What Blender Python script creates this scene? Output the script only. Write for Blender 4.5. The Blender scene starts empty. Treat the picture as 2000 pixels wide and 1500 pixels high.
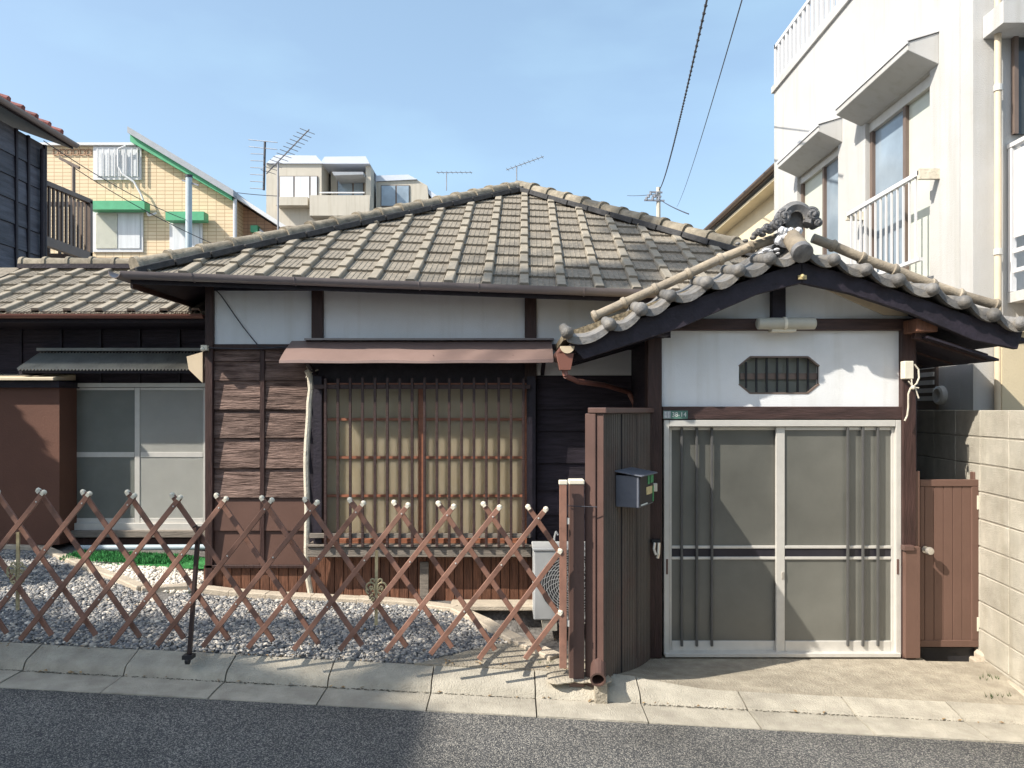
import bpy, bmesh, math, random
import numpy as np
from mathutils import Vector, Matrix, noise as mnoise
random.seed(7); np.random.seed(7)
R = math.radians
sc = bpy.context.scene
col = sc.collection
F = 1444.0; EYE = 1.8
# ---------------------------------------------------------------- camera
cd = bpy.data.cameras.new("camera"); cam = bpy.data.objects.new("camera", cd); col.objects.link(cam)
cam.location = (0, 0, EYE); cam.rotation_euler = (R(90), 0, 0)
cd.sensor_width = 36; cd.lens = 36*F/2000; cd.shift_y = 0.025; cd.clip_end = 2000; cd.clip_start = .05
sc.camera = cam
# ---------------------------------------------------------------- light
SX, SY = .96, .52                       # horizontal travel of sunlight per metre of fall
sd = Vector((SX, SY, -1)).normalized()
elev = math.asin(-sd.z); azim = math.atan2(-sd.x, -sd.y)
w = bpy.data.worlds.new("World"); sc.world = w; w.use_nodes = True
nt = w.node_tree; nt.nodes.clear()
N = nt.nodes.new; L = nt.links.new
out = N("ShaderNodeOutputWorld"); bg = N("ShaderNodeBackground"); sky = N("ShaderNodeTexSky")
sky.sky_type = 'NISHITA'; sky.sun_disc = False; sky.sun_elevation = elev; sky.sun_rotation = azim
sky.air_density = 1.0; sky.dust_density = 2.2; sky.ozone_density = .55
tc = N("ShaderNodeTexCoord"); mp = N("ShaderNodeMapping"); mp.inputs[3].default_value = (1.2, 1.2, 3.6)
n1 = N("ShaderNodeTexNoise"); n1.inputs['Scale'].default_value = 2.6; n1.inputs['Detail'].default_value = 5; n1.inputs['Roughness'].default_value = .5
rp = N("ShaderNodeValToRGB"); rp.color_ramp.elements[0].position = .45; rp.color_ramp.elements[1].position = .85
mx = N("ShaderNodeMix"); mx.data_type = 'RGBA'; mx.inputs[7].default_value = (2.7, 4.1, 4.9, 1)
mu = N("ShaderNodeMath"); mu.operation = 'MULTIPLY_ADD'; mu.inputs[1].default_value = .30; mu.inputs[2].default_value = .24
L(tc.outputs['Generated'], mp.inputs[0]); L(mp.outputs[0], n1.inputs['Vector']); L(n1.outputs[0], rp.inputs[0])
L(rp.outputs[0], mu.inputs[0]); L(mu.outputs[0], mx.inputs[0]); L(sky.outputs[0], mx.inputs[6]); L(mx.outputs[2], bg.inputs[0])
bg.inputs[1].default_value = .14; L(bg.outputs[0], out.inputs[0])
sl = bpy.data.lights.new("sun", 'SUN'); so = bpy.data.objects.new("sun", sl); col.objects.link(so)
sl.energy = 4.1; sl.angle = R(.53); sl.color = (1, .93, .82)
so.rotation_euler = sd.to_track_quat('-Z', 'Y').to_euler(); so.location = (-20, -12, 25)
vs = sc.view_settings; vs.view_transform = 'Standard'; vs.look = 'None'; vs.exposure = .82; vs.gamma = 1; vs.use_curve_mapping = False
sc.cycles.max_bounces = 6

# ---------------------------------------------------------------- materials
def mat(name, c, rough=.6, var=.18, scale=5, bump=0, bscale=60, metal=0, spec=.4, stretch=(1, 1, 1), c2=None, orand=0, dirt=0, dcol=None, dscale=1.3, detail=6, bdist=.01, bstretch=None, thr=(.35, .68), streak=0):
    m = bpy.data.materials.new(name); m.use_nodes = True; t = m.node_tree; n = t.nodes; l = t.links
    b = n['Principled BSDF']; b.inputs['Roughness'].default_value = rough; b.inputs['Metallic'].default_value = metal
    b.inputs['Specular IOR Level'].default_value = spec
    g = n.new('ShaderNodeNewGeometry'); mpn = n.new('ShaderNodeMapping'); mpn.inputs[3].default_value = stretch
    l.new(g.outputs['Position'], mpn.inputs[0])
    oi = n.new('ShaderNodeObjectInfo')
    if orand:
        ad = n.new('ShaderNodeVectorMath'); ad.operation = 'MULTIPLY_ADD'; cb = n.new('ShaderNodeCombineXYZ')
        for k in range(3): l.new(oi.outputs['Random'], cb.inputs[k])
        l.new(cb.outputs[0], ad.inputs[0]); ad.inputs[1].default_value = (13, 7, 9); l.new(mpn.outputs[0], ad.inputs[2]); vec = ad.outputs[0]
    else: vec = mpn.outputs[0]
    no = n.new('ShaderNodeTexNoise'); no.inputs['Scale'].default_value = scale; no.inputs['Detail'].default_value = detail; no.inputs['Roughness'].default_value = .62
    l.new(vec, no.inputs['Vector'])
    mr = n.new('ShaderNodeMapRange'); mr.inputs[1].default_value = thr[0]; mr.inputs[2].default_value = thr[1]; l.new(no.outputs[0], mr.inputs[0])
    a = tuple(x*(1-var) for x in c)+(1,); bb = (tuple(min(1, x*(1+var)) for x in c) if c2 is None else c2)+(1,)
    mi = n.new('ShaderNodeMix'); mi.data_type = 'RGBA'; mi.inputs[6].default_value = a; mi.inputs[7].default_value = bb; l.new(mr.outputs[0], mi.inputs[0])
    cur = mi.outputs[2]
    if dirt:
        n2 = n.new('ShaderNodeTexNoise'); n2.inputs['Scale'].default_value = dscale; n2.inputs['Detail'].default_value = 8; n2.inputs['Roughness'].default_value = .7
        l.new(g.outputs['Position'], n2.inputs['Vector'])
        m2 = n.new('ShaderNodeMapRange'); m2.inputs[1].default_value = .45; m2.inputs[2].default_value = .75; m2.inputs[4].default_value = dirt; l.new(n2.outputs[0], m2.inputs[0])
        x2 = n.new('ShaderNodeMix'); x2.data_type = 'RGBA'; l.new(m2.outputs[0], x2.inputs[0]); l.new(cur, x2.inputs[6]); x2.inputs[7].default_value = (dcol or tuple(x*.45 for x in c))+(1,); cur = x2.outputs[2]
    if streak:
        mp4 = n.new('ShaderNodeMapping'); mp4.inputs[3].default_value = (7, 7, .45); l.new(g.outputs['Position'], mp4.inputs[0])
        n4 = n.new('ShaderNodeTexNoise'); n4.inputs['Scale'].default_value = 1.3; n4.inputs['Detail'].default_value = 6; l.new(mp4.outputs[0], n4.inputs['Vector'])
        m4 = n.new('ShaderNodeMapRange'); m4.inputs[1].default_value = .52; m4.inputs[2].default_value = .8; m4.inputs[4].default_value = streak; l.new(n4.outputs[0], m4.inputs[0])
        x4 = n.new('ShaderNodeMix'); x4.data_type = 'RGBA'; l.new(m4.outputs[0], x4.inputs[0]); l.new(cur, x4.inputs[6]); x4.inputs[7].default_value = (c[0]*.62, c[1]*.58, c[2]*.48, 1); cur = x4.outputs[2]
    if orand:
        m3 = n.new('ShaderNodeMapRange'); m3.inputs[3].default_value = 1-orand; m3.inputs[4].default_value = 1+orand; l.new(oi.outputs['Random'], m3.inputs[0])
        x3 = n.new('ShaderNodeVectorMath'); x3.operation = 'SCALE'; l.new(cur, x3.inputs[0]); l.new(m3.outputs[0], x3.inputs['Scale']); cur = x3.outputs[0]
    l.new(cur, b.inputs['Base Color'])
    if bump:
        if bstretch:
            mp2 = n.new('ShaderNodeMapping'); mp2.inputs[3].default_value = bstretch; l.new(g.outputs['Position'], mp2.inputs[0]); v2 = mp2.outputs[0]
        else: v2 = vec
        n3 = n.new('ShaderNodeTexNoise'); n3.inputs['Scale'].default_value = bscale; n3.inputs['Detail'].default_value = 5; l.new(v2, n3.inputs['Vector'])
        bu = n.new('ShaderNodeBump'); bu.inputs['Strength'].default_value = bump; bu.inputs['Distance'].default_value = bdist; l.new(n3.outputs[0], bu.inputs['Height']); l.new(bu.outputs[0], b.inputs['Normal'])
    return m
M = {}
M['tile'] = mat('roof_tile_concrete', (.20, .175, .14), .85, .12, 22, .5, 130, orand=.07, dirt=.5, dcol=(.125, .112, .092), dscale=2.2, c2=(.30, .265, .215))
M['tile_rib'] = mat('roof_tile_pale_rib', (.31, .275, .22), .85, .15, 16, .4, 130, orand=.06, dirt=.4, dcol=(.17, .15, .12), dscale=2.2)
M['tile_edge'] = mat('roof_tile_mossy', (.16, .14, .11), .95, .5, 40, .8, 120, c2=(.32, .28, .22))
M['cap'] = mat('hip_cap_concrete', (.28, .245, .19), .9, .3, 14, .7, 90, orand=.12, dirt=.6, dcol=(.11, .095, .07), dscale=5)
M['kawara'] = mat('silver_clay_tile', (.155, .152, .15), .55, .3, 14, .5, 90, orand=.28, dirt=.7, dcol=(.25, .215, .165), dscale=9, spec=.4)
M['kawara_dark'] = mat('dark_clay_tile', (.14, .14, .145), .5, .3, 16, .4, 70, dirt=.4, dcol=(.22, .20, .17), dscale=9)
M['gap_shade_black'] = mat('black_hip_gap_shade', (.045, .045, .048), .7, .3, 20, .4, 80)  # near-black colour for the shaded gap under the hip caps
M['roll'] = mat('buff_clay_roll', (.31, .26, .195), .7, .25, 10, .5, 80, orand=.2, dirt=.6, dcol=(.19, .18, .165), dscale=7)
M['mortar'] = mat('white_mortar', (.68, .69, .72), .9, .15, 30, .8, 60)
M['dirt'] = mat('roof_clay_bed', (.22, .18, .12), .98, .5, 45, 1, 90)
M['board'] = mat('weathered_brown_board', (.085, .045, .034), .68, .3, 2.4, 1, 7, stretch=(1.5, 1.5, 15), c2=(.30, .20, .165), orand=.14, bdist=.02, dirt=.3, dcol=(.05, .028, .024), dscale=5)
M['board_dark'] = mat('dark_stained_board', (.032, .024, .034), .7, .4, 3, .7, 9, stretch=(1.5, 1.5, 16), orand=.15)
M['panel'] = mat('flat_brown_panel', (.12, .063, .047), .55, .12, 2.5, .1, 60, orand=.05)
M['post'] = mat('brown_painted_timber', (.046, .023, .020), .55, .3, 5, .5, 14, stretch=(8, 8, 1), orand=.1)
M['beam'] = mat('dark_stained_beam', (.055, .031, .028), .55, .3, 4, .5, 12, stretch=(1, 8, 8))
M['black_wood'] = mat('near_black_timber', (.022, .017, .026), .6, .3, 5, .4, 14, stretch=(3, 3, 3))
M['slat'] = mat('reddish_skirting_slat', (.165, .072, .042), .62, .35, 6, .6, 14, stretch=(9, 9, 1), orand=.2)
M['orange'] = mat('orange_brown_window_timber', (.30, .12, .068), .5, .2, 9, .2, 40, stretch=(1, 1, 4))
M['greywood'] = mat('weathered_grey_timber', (.22, .19, .16), .8, .3, 6, .6, 20, stretch=(1.2, 5, 12))
M['plaster'] = mat('white_plaster', (.78, .79, .80), .85, .035, 2.2, .25, 160, dirt=.3, dcol=(.60, .58, .54), dscale=1.7, streak=.35)
M['stucco'] = mat('white_stucco', (.50, .50, .495), .85, .03, 3, .35, 120, dirt=.35, dcol=(.40, .37, .31), dscale=.9, streak=.45)
M['cream_pipe'] = mat('cream_pipe', (.66, .55, .40), .5, .08, 4)
M['cream_wrap'] = mat('cream_wrapped_duct', (.60, .55, .45), .8, .15, 14, .6, 40)
M['alu'] = mat('satin_aluminium', (.62, .60, .56), .42, .05, 12, 0, metal=.25, spec=.5)
M['white_metal'] = mat('white_painted_metal', (.62, .62, .63), .4, .03, 8)
M['door_glass'] = mat('frosted_door_glass', (.13, .13, .115), .3, .3, .9, .3, 260, spec=1.0, bdist=.002)
M['win_glass'] = mat('grey_patterned_glass', (.20, .21, .185), .3, .10, 3, .6, 300, spec=.55, bdist=.002)
M['curtain_glass'] = mat('sunlit_screened_glass', (.50, .50, .43), .35, .06, 3, .4, 300, spec=.4, bdist=.002)  # screened glass, its sunlit brightness also put into the colour
M['shoji'] = mat('tan_frosted_pane', (.43, .35, .225), .42, .14, 1.6, .4, 300, stretch=(1, 1, .8), c2=(.50, .415, .28), spec=.4, bdist=.002)
M['dark_glass'] = mat('dark_glass', (.045, .05, .05), .12, .3, 2, spec=.6)
M['sky_glass'] = mat('sky_reflection_glass', (.25, .31, .37), .08, .2, 1.2, spec=.8)  # sky reflection painted into the blue-grey base colour
M['screen_glass'] = mat('pale_green_blind_glass', (.55, .58, .51), .3, .06, 2, spec=.5)
M['door_bar'] = mat('dark_grey_aluminium_bar', (.085, .085, .085), .35, .1, 8, spec=.6)
M['band'] = mat('dark_door_band', (.028, .026, .034), .35, .2, 5)
M['lattice'] = mat('brown_aluminium_lattice', (.255, .132, .095), .55, .22, 9, .2, 50, orand=.16, dirt=.4, dcol=(.20, .13, .10), dscale=6)
M['lattice_dark'] = mat('dark_brown_aluminium', (.055, .035, .032), .5, .15, 5)
M['cap_white'] = mat('cream_plastic_cap', (.72, .67, .55), .5, .06, 20)
M['brown_metal'] = mat('brown_sheet_metal', (.115, .066, .055), .42, .12, 5, .12, 12, spec=.55, streak=.45)
M['awning'] = mat('mauve_brown_awning_sheet', (.24, .165, .145), .45, .10, 3, .12, 6, spec=.5, bstretch=(1, 3, 1))
M['gutter'] = mat('dark_purple_brown_gutter', (.21, .18, .18), .28, .1, 4, spec=.6)
M['gutter_red'] = mat('reddish_brown_gutter', (.24, .105, .08), .4, .1, 4, spec=.5)
M['corr'] = mat('grey_corrugated_plastic', (.30, .30, .28), .45, .25, 8, orand=0, dirt=.4, dcol=(.08, .08, .07), dscale=4)
M['ribbed'] = mat('dark_ribbed_sheet', (.105, .088, .075), .5, .2, 3, .3, 60, stretch=(1, 1, .4), dirt=.5, dcol=(.13, .055, .045), dscale=2.2, streak=.45)
M['ac'] = mat('off_white_ac_casing', (.66, .67, .66), .45, .04, 6)
M['ac_dark'] = mat('dark_ac_grille_depth', (.06, .06, .065), .6, .1, 6)
M['wire'] = mat('dark_wire', (.04, .042, .055), .6, .1, 6)
M['antenna'] = mat('grey_antenna_metal', (.25, .26, .29), .5, .1, 6, metal=.3)
M['asphalt'] = None
M['conc'] = mat('gutter_concrete', (.40, .365, .30), .9, .16, 6, .9, 110, dirt=.55, dcol=(.25, .225, .185), dscale=2.0, detail=9, c2=(.50, .46, .38), orand=.06)
M['pad'] = mat('worn_concrete_pad', (.37, .325, .255), .9, .15, 9, 1, 80, dirt=.7, dcol=(.22, .19, .145), dscale=2.2, detail=10, c2=(.46, .41, .325), bdist=.015)
M['curb'] = mat('garden_edging_concrete', (.50, .43, .34), .9, .15, 10, .8, 90, dirt=.3, dscale=3)
M['soil'] = mat('grey_soil', (.17, .16, .15), .98, .4, 30, 1, 60)
M['block'] = mat('cream_concrete_block', (.49, .46, .39), .9, .10, 8, .8, 150, orand=.06, dirt=.65, dcol=(.27, .235, .185), dscale=2.8, detail=8, streak=.45)
M['grit'] = mat('dark_gutter_grit', (.10, .09, .07), .95, .4, 40, .5, 90, c2=(.20, .18, .14))
M['joint'] = mat('block_wall_mortar', (.33, .30, .25), .95, .15, 20)
M['gate'] = mat('brown_gate_paint', (.145, .083, .064), .5, .07, 3, .1, 60, streak=.45)
M['knob'] = mat('brushed_knob_metal', (.62, .58, .52), .3, .05, 9, metal=.6)
M['mailbox'] = mat('grey_blue_mailbox_metal', (.13, .14, .17), .4, .15, 6, spec=.5)
M['black'] = mat('black_plastic', (.02, .02, .024), .5, .2, 8)
M['green_plate'] = mat('green_address_plate', (.10, .20, .165), .4, .15, 40)
M['white_ink'] = mat('white_print', (.68, .72, .68), .6, .03, 10)
M['green_label'] = mat('green_label_print', (.05, .26, .10), .5, .3, 60)
M['yellow_label'] = mat('yellow_sticker', (.62, .5, .26), .5, .2, 60)
M['lamp'] = mat('aged_plastic_lamp_shade', (.46, .44, .37), .4, .08, 5)
M['brass'] = mat('aged_gold_ornament', (.50, .43, .26), .45, .2, 20, .2, 60, metal=.2)
M['turf'] = mat('artificial_turf', (.03, .20, .05), .9, .5, 60, 1, 200, c2=(.09, .42, .12))
M['bluepipe'] = mat('pale_blue_pipe', (.42, .5, .55), .5, .05, 4)
M['leaf'] = mat('leaf_green', (.05, .085, .025), .6, .4, 3)
M['bark'] = mat('bark', (.11, .085, .06), .9, .3, 12, .8, 30)
M['redtile'] = mat('red_roof_tile', (.23, .085, .075), .8, .3, 12, .4, 60, orand=.2)
M['navy_board'] = mat('blue_black_board_wall', (.085, .09, .115), .65, .35, 2, .7, 9, stretch=(1, 1, 9), orand=.2)
M['green_trim'] = mat('green_painted_trim', (.08, .36, .19), .5, .1, 4)
M['grey_trim'] = mat('grey_roof_trim', (.33, .35, .38), .5, .08, 4)
M['apt'] = mat('cream_apartment_wall', (.52, .48, .41), .85, .05, 1.2, .1, 20, streak=.45)
M['apt_roof'] = mat('pale_blue_grey_roof', (.58, .62, .70), .5, .04, 1)
M['curtain'] = mat('pale_curtain', (.62, .64, .66), .8, .12, 1, stretch=(9, 1, .5))
M['brown_frame'] = mat('brown_window_frame', (.16, .12, .10), .5, .1, 5)
M['cream_wall'] = mat('cream_house_wall', (.66, .57, .40), .85, .06, 2, .2, 60)
M['mauve_wall'] = mat('reddish_brown_wall', (.135, .062, .042), .7, .08, 2, .2, 60)
M['back_conc'] = mat('grey_render', (.42, .41, .39), .85, .1, 2)
for k, rad in (('shoji', .3), ('win_glass', .04), ('curtain_glass', .04)):
    b_ = M[k].node_tree.nodes['Principled BSDF']; b_.inputs['Subsurface Weight'].default_value = .9; b_.inputs['Subsurface Scale'].default_value = rad; b_.inputs['Subsurface Radius'].default_value = (1, 1, .9)
# gravel with per-pebble tones
def gravel_mat():
    m = mat('mixed_gravel', (.30, .29, .28), .8, .1, 4)
    t = m.node_tree; n = t.nodes; l = t.links; b = n['Principled BSDF']
    a = n.new('ShaderNodeAttribute'); a.attribute_name = 'tone'
    r = n.new('ShaderNodeValToRGB'); e = r.color_ramp.elements
    e[0].position = 0; e[0].color = (.12, .12, .125, 1); e[1].position = 1; e[1].color = (.80, .75, .67, 1)
    for p, c in ((.35, (.22, .225, .235, 1)), (.6, (.42, .39, .35, 1)), (.8, (.58, .52, .44, 1))):
        x = e.new(p); x.color = c
    l.new(a.outputs['Fac'], r.inputs[0]); l.new(r.outputs[0], b.inputs['Base Color']); return m
M['gravel'] = gravel_mat()
def asphalt_mat():
    m = bpy.data.materials.new('asphalt'); m.use_nodes = True; t = m.node_tree; n = t.nodes; l = t.links; b = n['Principled BSDF']
    g = n.new('ShaderNodeNewGeometry'); v = n.new('ShaderNodeTexVoronoi'); v.inputs['Scale'].default_value = 190; l.new(g.outputs['Position'], v.inputs['Vector'])
    r = n.new('ShaderNodeValToRGB'); e = r.color_ramp.elements; e[0].color = (.045, .047, .050, 1); e[1].color = (.34, .32, .28, 1); e[0].position = .28; e[1].position = .97
    x = e.new(.66); x.color = (.125, .122, .118, 1)
    s = n.new('ShaderNodeSeparateColor'); l.new(v.outputs['Color'], s.inputs[0]); l.new(s.outputs[0], r.inputs[0])
    no = n.new('ShaderNodeTexNoise'); no.inputs['Scale'].default_value = 1.6; no.inputs['Detail'].default_value = 6; l.new(g.outputs['Position'], no.inputs['Vector'])
    mr = n.new('ShaderNodeMapRange'); mr.inputs[1].default_value = .3; mr.inputs[2].default_value = .7; mr.inputs[3].default_value = .78; mr.inputs[4].default_value = 1.25; l.new(no.outputs[0], mr.inputs[0])
    sc_ = n.new('ShaderNodeVectorMath'); sc_.operation = 'SCALE'; l.new(r.outputs[0], sc_.inputs[0]); l.new(mr.outputs[0], sc_.inputs['Scale']); l.new(sc_.outputs[0], b.inputs['Base Color'])
    b.inputs['Roughness'].default_value = .85
    bu = n.new('ShaderNodeBump'); bu.inputs['Strength'].default_value = .9; bu.inputs['Distance'].default_value = .006; l.new(v.outputs['Distance'], bu.inputs['Height']); bu.invert = True; l.new(bu.outputs[0], b.inputs['Normal'])
    return m
M['asphalt'] = asphalt_mat()
def brick_mat():
    m = bpy.data.materials.new('cream_tiled_wall'); m.use_nodes = True; t = m.node_tree; n = t.nodes; l = t.links; b = n['Principled BSDF']
    g = n.new('ShaderNodeNewGeometry'); s = n.new('ShaderNodeSeparateXYZ'); c = n.new('ShaderNodeCombineXYZ'); l.new(g.outputs['Position'], s.inputs[0])
    ad = n.new('ShaderNodeMath'); l.new(s.outputs[0], ad.inputs[0]); l.new(s.outputs[1], ad.inputs[1]); l.new(ad.outputs[0], c.inputs[0]); l.new(s.outputs[2], c.inputs[1])
    k = n.new('ShaderNodeTexBrick'); k.offset = 0; k.inputs['Scale'].default_value = 1; k.inputs['Brick Width'].default_value = .30; k.inputs['Row Height'].default_value = .13
    k.inputs['Mortar Size'].default_value = .011; k.inputs['Color1'].default_value = (.66, .52, .34, 1); k.inputs['Color2'].default_value = (.72, .58, .39, 1); k.inputs['Mortar'].default_value = (.46, .32, .19, 1)
    l.new(c.outputs[0], k.inputs['Vector']); l.new(k.outputs[0], b.inputs['Base Color']); b.inputs['Roughness'].default_value = .7
    bu = n.new('ShaderNodeBump'); bu.inputs['Strength'].default_value = .6; bu.inputs['Distance'].default_value = .01; bu.invert = True; l.new(k.outputs['Fac'], bu.inputs['Height']); l.new(bu.outputs[0], b.inputs['Normal'])
    return m
M['brick'] = brick_mat()
def brick2():
    m = M['brick'].copy(); m.name = 'tan_tiled_wall'
    for nd in m.node_tree.nodes:
        if nd.type == 'TEX_BRICK': nd.inputs['Color1'].default_value = (.45, .27, .17, 1); nd.inputs['Color2'].default_value = (.50, .31, .20, 1); nd.inputs['Mortar'].default_value = (.30, .17, .11, 1)
    return m
M['brick_tan'] = brick2()

# ---------------------------------------------------------------- helpers
def X(px, Y): return (px-1000)*Y/F
def Z(py, Y): return EYE-(py-800)*Y/F
W = {}
def tag(o, label=None, cat=None, group=None, kind=None):
    if label: o['label'] = label
    if cat: o['category'] = cat
    if group: o['group'] = group
    if kind: o['kind'] = kind
    return o
def thing(name, loc, label, cat, group=None):
    o = bpy.data.objects.new(name, None); col.objects.link(o); o.location = loc; o.empty_display_size = .2
    W[o] = Vector(loc); return tag(o, label, cat, group)
class MB:
    def __init__(s): s.v = []; s.f = []
    def hexa(s, p):   # p: 4 bottom (ccw), 4 top
        b = len(s.v); s.v += [tuple(q) for q in p]
        s.f += [(b, b+3, b+2, b+1), (b+4, b+5, b+6, b+7), (b, b+1, b+5, b+4), (b+1, b+2, b+6, b+5), (b+2, b+3, b+7, b+6), (b+3, b, b+4, b+7)]; return s
    def box(s, x0, x1, y0, y1, z0, z1):
        return s.hexa([(x0, y0, z0), (x1, y0, z0), (x1, y1, z0), (x0, y1, z0), (x0, y0, z1), (x1, y0, z1), (x1, y1, z1), (x0, y1, z1)])
    def prism(s, poly, y0, y1):  # poly in xz, clockwise or not; normals fixed later
        b = len(s.v); n = len(poly)
        s.v += [(x, y0, z) for x, z in poly]+[(x, y1, z) for x, z in poly]
        s.f.append(tuple(range(b, b+n))); s.f.append(tuple(range(b+2*n-1, b+n-1, -1)))
        for i in range(n): j = (i+1) % n; s.f.append((b+j, b+i, b+n+i, b+n+j))
        return s
    def prismz(s, poly, z0, z1):
        b = len(s.v); n = len(poly)
        s.v += [(x, y, z0) for x, y in poly]+[(x, y, z1) for x, y in poly]
        s.f.append(tuple(range(b+n-1, b-1, -1))); s.f.append(tuple(range(b+n, b+2*n)))
        for i in range(n): j = (i+1) % n; s.f.append((b+i, b+j, b+n+j, b+n+i))
        return s
    def tube(s, a, c, r, n=8, r1=None, cap=True):
        a = Vector(a); c = Vector(c); d = (c-a).normalized(); u = d.orthogonal().normalized(); v = d.cross(u); r1 = r if r1 is None else r1
        b = len(s.v)
        for q, rr in ((a, r), (c, r1)):
            for i in range(n):
                t = 2*math.pi*i/n; s.v.append(tuple(q+(u*math.cos(t)+v*math.sin(t))*rr))
        for i in range(n): j = (i+1) % n; s.f.append((b+i, b+j, b+n+j, b+n+i))
        if cap: s.f.append(tuple(range(b+n-1, b-1, -1))); s.f.append(tuple(range(b+n, b+2*n)))
        return s
    def path(s, pts, r, n=6):
        for a, c in zip(pts[:-1], pts[1:]): s.tube(a, c, r, n)
        return s
    def bar(s, a, c, wd, th, up=(0, 0, 1)):  # rectangular bar from a to c; wd along cross(up), th along 'up-ish'
        a = Vector(a); c = Vector(c); d = (c-a).normalized(); side = d.cross(Vector(up)).normalized(); u = side.cross(d)
        P = []
        for q in (a, c): P.append([q-side*wd/2-u*th/2, q+side*wd/2-u*th/2, q+side*wd/2+u*th/2, q-side*wd/2+u*th/2])
        b = len(s.v); s.v += [tuple(x) for x in P[0]+P[1]]
        s.f += [(b, b+1, b+2, b+3), (b+7, b+6, b+5, b+4)]
        for i in range(4): j = (i+1) % 4; s.f.append((b+j, b+i, b+4+i, b+4+j))
        return s
    def ball(s, c, r, n=10, sy=1, sz=1):
        b = len(s.v); m = n//2; c = Vector(c)
        for i in range(m+1):
            ph = math.pi*i/m
            for j in range(n):
                t = 2*math.pi*j/n; s.v.append((c.x+r*math.sin(ph)*math.cos(t), c.y-r*sy*math.cos(ph), c.z+r*sz*math.sin(ph)*math.sin(t)))
        for i in range(m):
            for j in range(n): k = (j+1) % n; s.f.append((b+i*n+j, b+i*n+k, b+(i+1)*n+k, b+(i+1)*n+j))
        return s
    def disc_lathe(s, c, axis, prof, n=16):   # prof [(r,h)] along axis
        c = Vector(c); d = Vector(axis).normalized(); u = d.orthogonal().normalized(); v = d.cross(u); b = len(s.v)
        for r, h in prof:
            for i in range(n): t = 2*math.pi*i/n; s.v.append(tuple(c+d*h+(u*math.cos(t)+v*math.sin(t))*r))
        for k in range(len(prof)-1):
            for i in range(n): j = (i+1) % n; s.f.append((b+k*n+i, b+k*n+j, b+(k+1)*n+j, b+(k+1)*n+i))
        s.f.append(tuple(range(b, b+n))); s.f.append(tuple(range(b+(len(prof)-1)*n, b+len(prof)*n))); return s
    def strip(s, prof, a, c, closed=False):   # extrude list of world pts (a offsets)
        pass
    def build(s, name, m, parent=None, smooth=False, bevel=0, label=None, cat=None, group=None, kind=None, loc=None):
        me = bpy.data.meshes.new(name); V = np.array(s.v, float)
        if parent is not None: o0 = W[parent]
        elif loc is not None: o0 = Vector(loc)
        else: o0 = Vector(((V[:, 0].min()+V[:, 0].max())/2, (V[:, 1].min()+V[:, 1].max())/2, V[:, 2].min()))
        V = V-np.array(o0)
        me.from_pydata(V.tolist(), [], s.f); bm = bmesh.new(); bm.from_mesh(me); bmesh.ops.recalc_face_normals(bm, faces=bm.faces)
        if smooth:
            for f in bm.faces: f.smooth = True
        bm.to_mesh(me); bm.free()
        me.materials.append(M[m] if isinstance(m, str) else m)
        if smooth: me.set_sharp_from_angle(angle=R(38))
        o = bpy.data.objects.new(name, me); col.objects.link(o)
        if parent is not None: o.parent = parent
        else: o.location = o0
        W[o] = o0
        if bevel:
            b = o.modifiers.new('bevel', 'BEVEL'); b.width = bevel; b.segments = 1; b.limit_method = 'ANGLE'; b.angle_limit = R(50)
        return tag(o, label, cat, group, kind)
def meshonly(mb, name, m):
    me = bpy.data.meshes.new(name); me.from_pydata(mb.v, [], mb.f); bm = bmesh.new(); bm.from_mesh(me); bmesh.ops.recalc_face_normals(bm, faces=bm.faces); bm.to_mesh(me); bm.free(); me.materials.append(M[m]); return me
def inst(name, me, mtx, parent):
    o = bpy.data.objects.new(name, me); col.objects.link(o); o.parent = parent
    o.matrix_local = Matrix.Translation(-W[parent]) @ mtx; W[o] = mtx.translation.copy(); return o
def frame_mtx(o, ex, ey):
    ex = Vector(ex).normalized(); ey = Vector(ey); ey = (ey-ex*ey.dot(ex)).normalized(); ez = ex.cross(ey)
    m = Matrix.Identity(4)
    for i, a in enumerate((ex, ey, ez)):
        for k in range(3): m[k][i] = a[k]
    m.translation = Vector(o); return m
def B(px0, px1, py0, py1, Y, d, mb=None):  # box whose FRONT face covers a pixel rectangle at depth Y, thickness d behind
    mb = mb or MB(); return mb.box(X(px0, Y), X(px1, Y), Y, Y+d, Z(py1, Y), Z(py0, Y))

# ================================================================= SETTING
def zr(x): x = max(-14, min(14, x)); return .047-.041*x
def ye(x): return 4.228-.034*x
def strip_sheet(name, xs, y0f, y1f, zf0, zf1, m, parent=None, **k):
    mb = MB()
    for x in xs: mb.v += [(x, y0f(x), zf0(x)), (x, y1f(x), zf1(x))]
    for i in range(len(xs)-1): a = 2*i; mb.f.append((a, a+2, a+3, a+1))
    return mb.build(name, m, parent, **k)
xs = [-150, -14, -7, -3.5, 0, 3.5, 7, 14, 150]
strip_sheet('ground', xs, lambda x: -150, lambda x: 400, lambda x: zr(x)-.16, lambda x: zr(x)-.16, 'soil', kind='structure')
strip_sheet('road', xs, lambda x: -3.5, lambda x: ye(max(-14, min(14, x))), zr, zr, 'asphalt', kind='structure')
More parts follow.
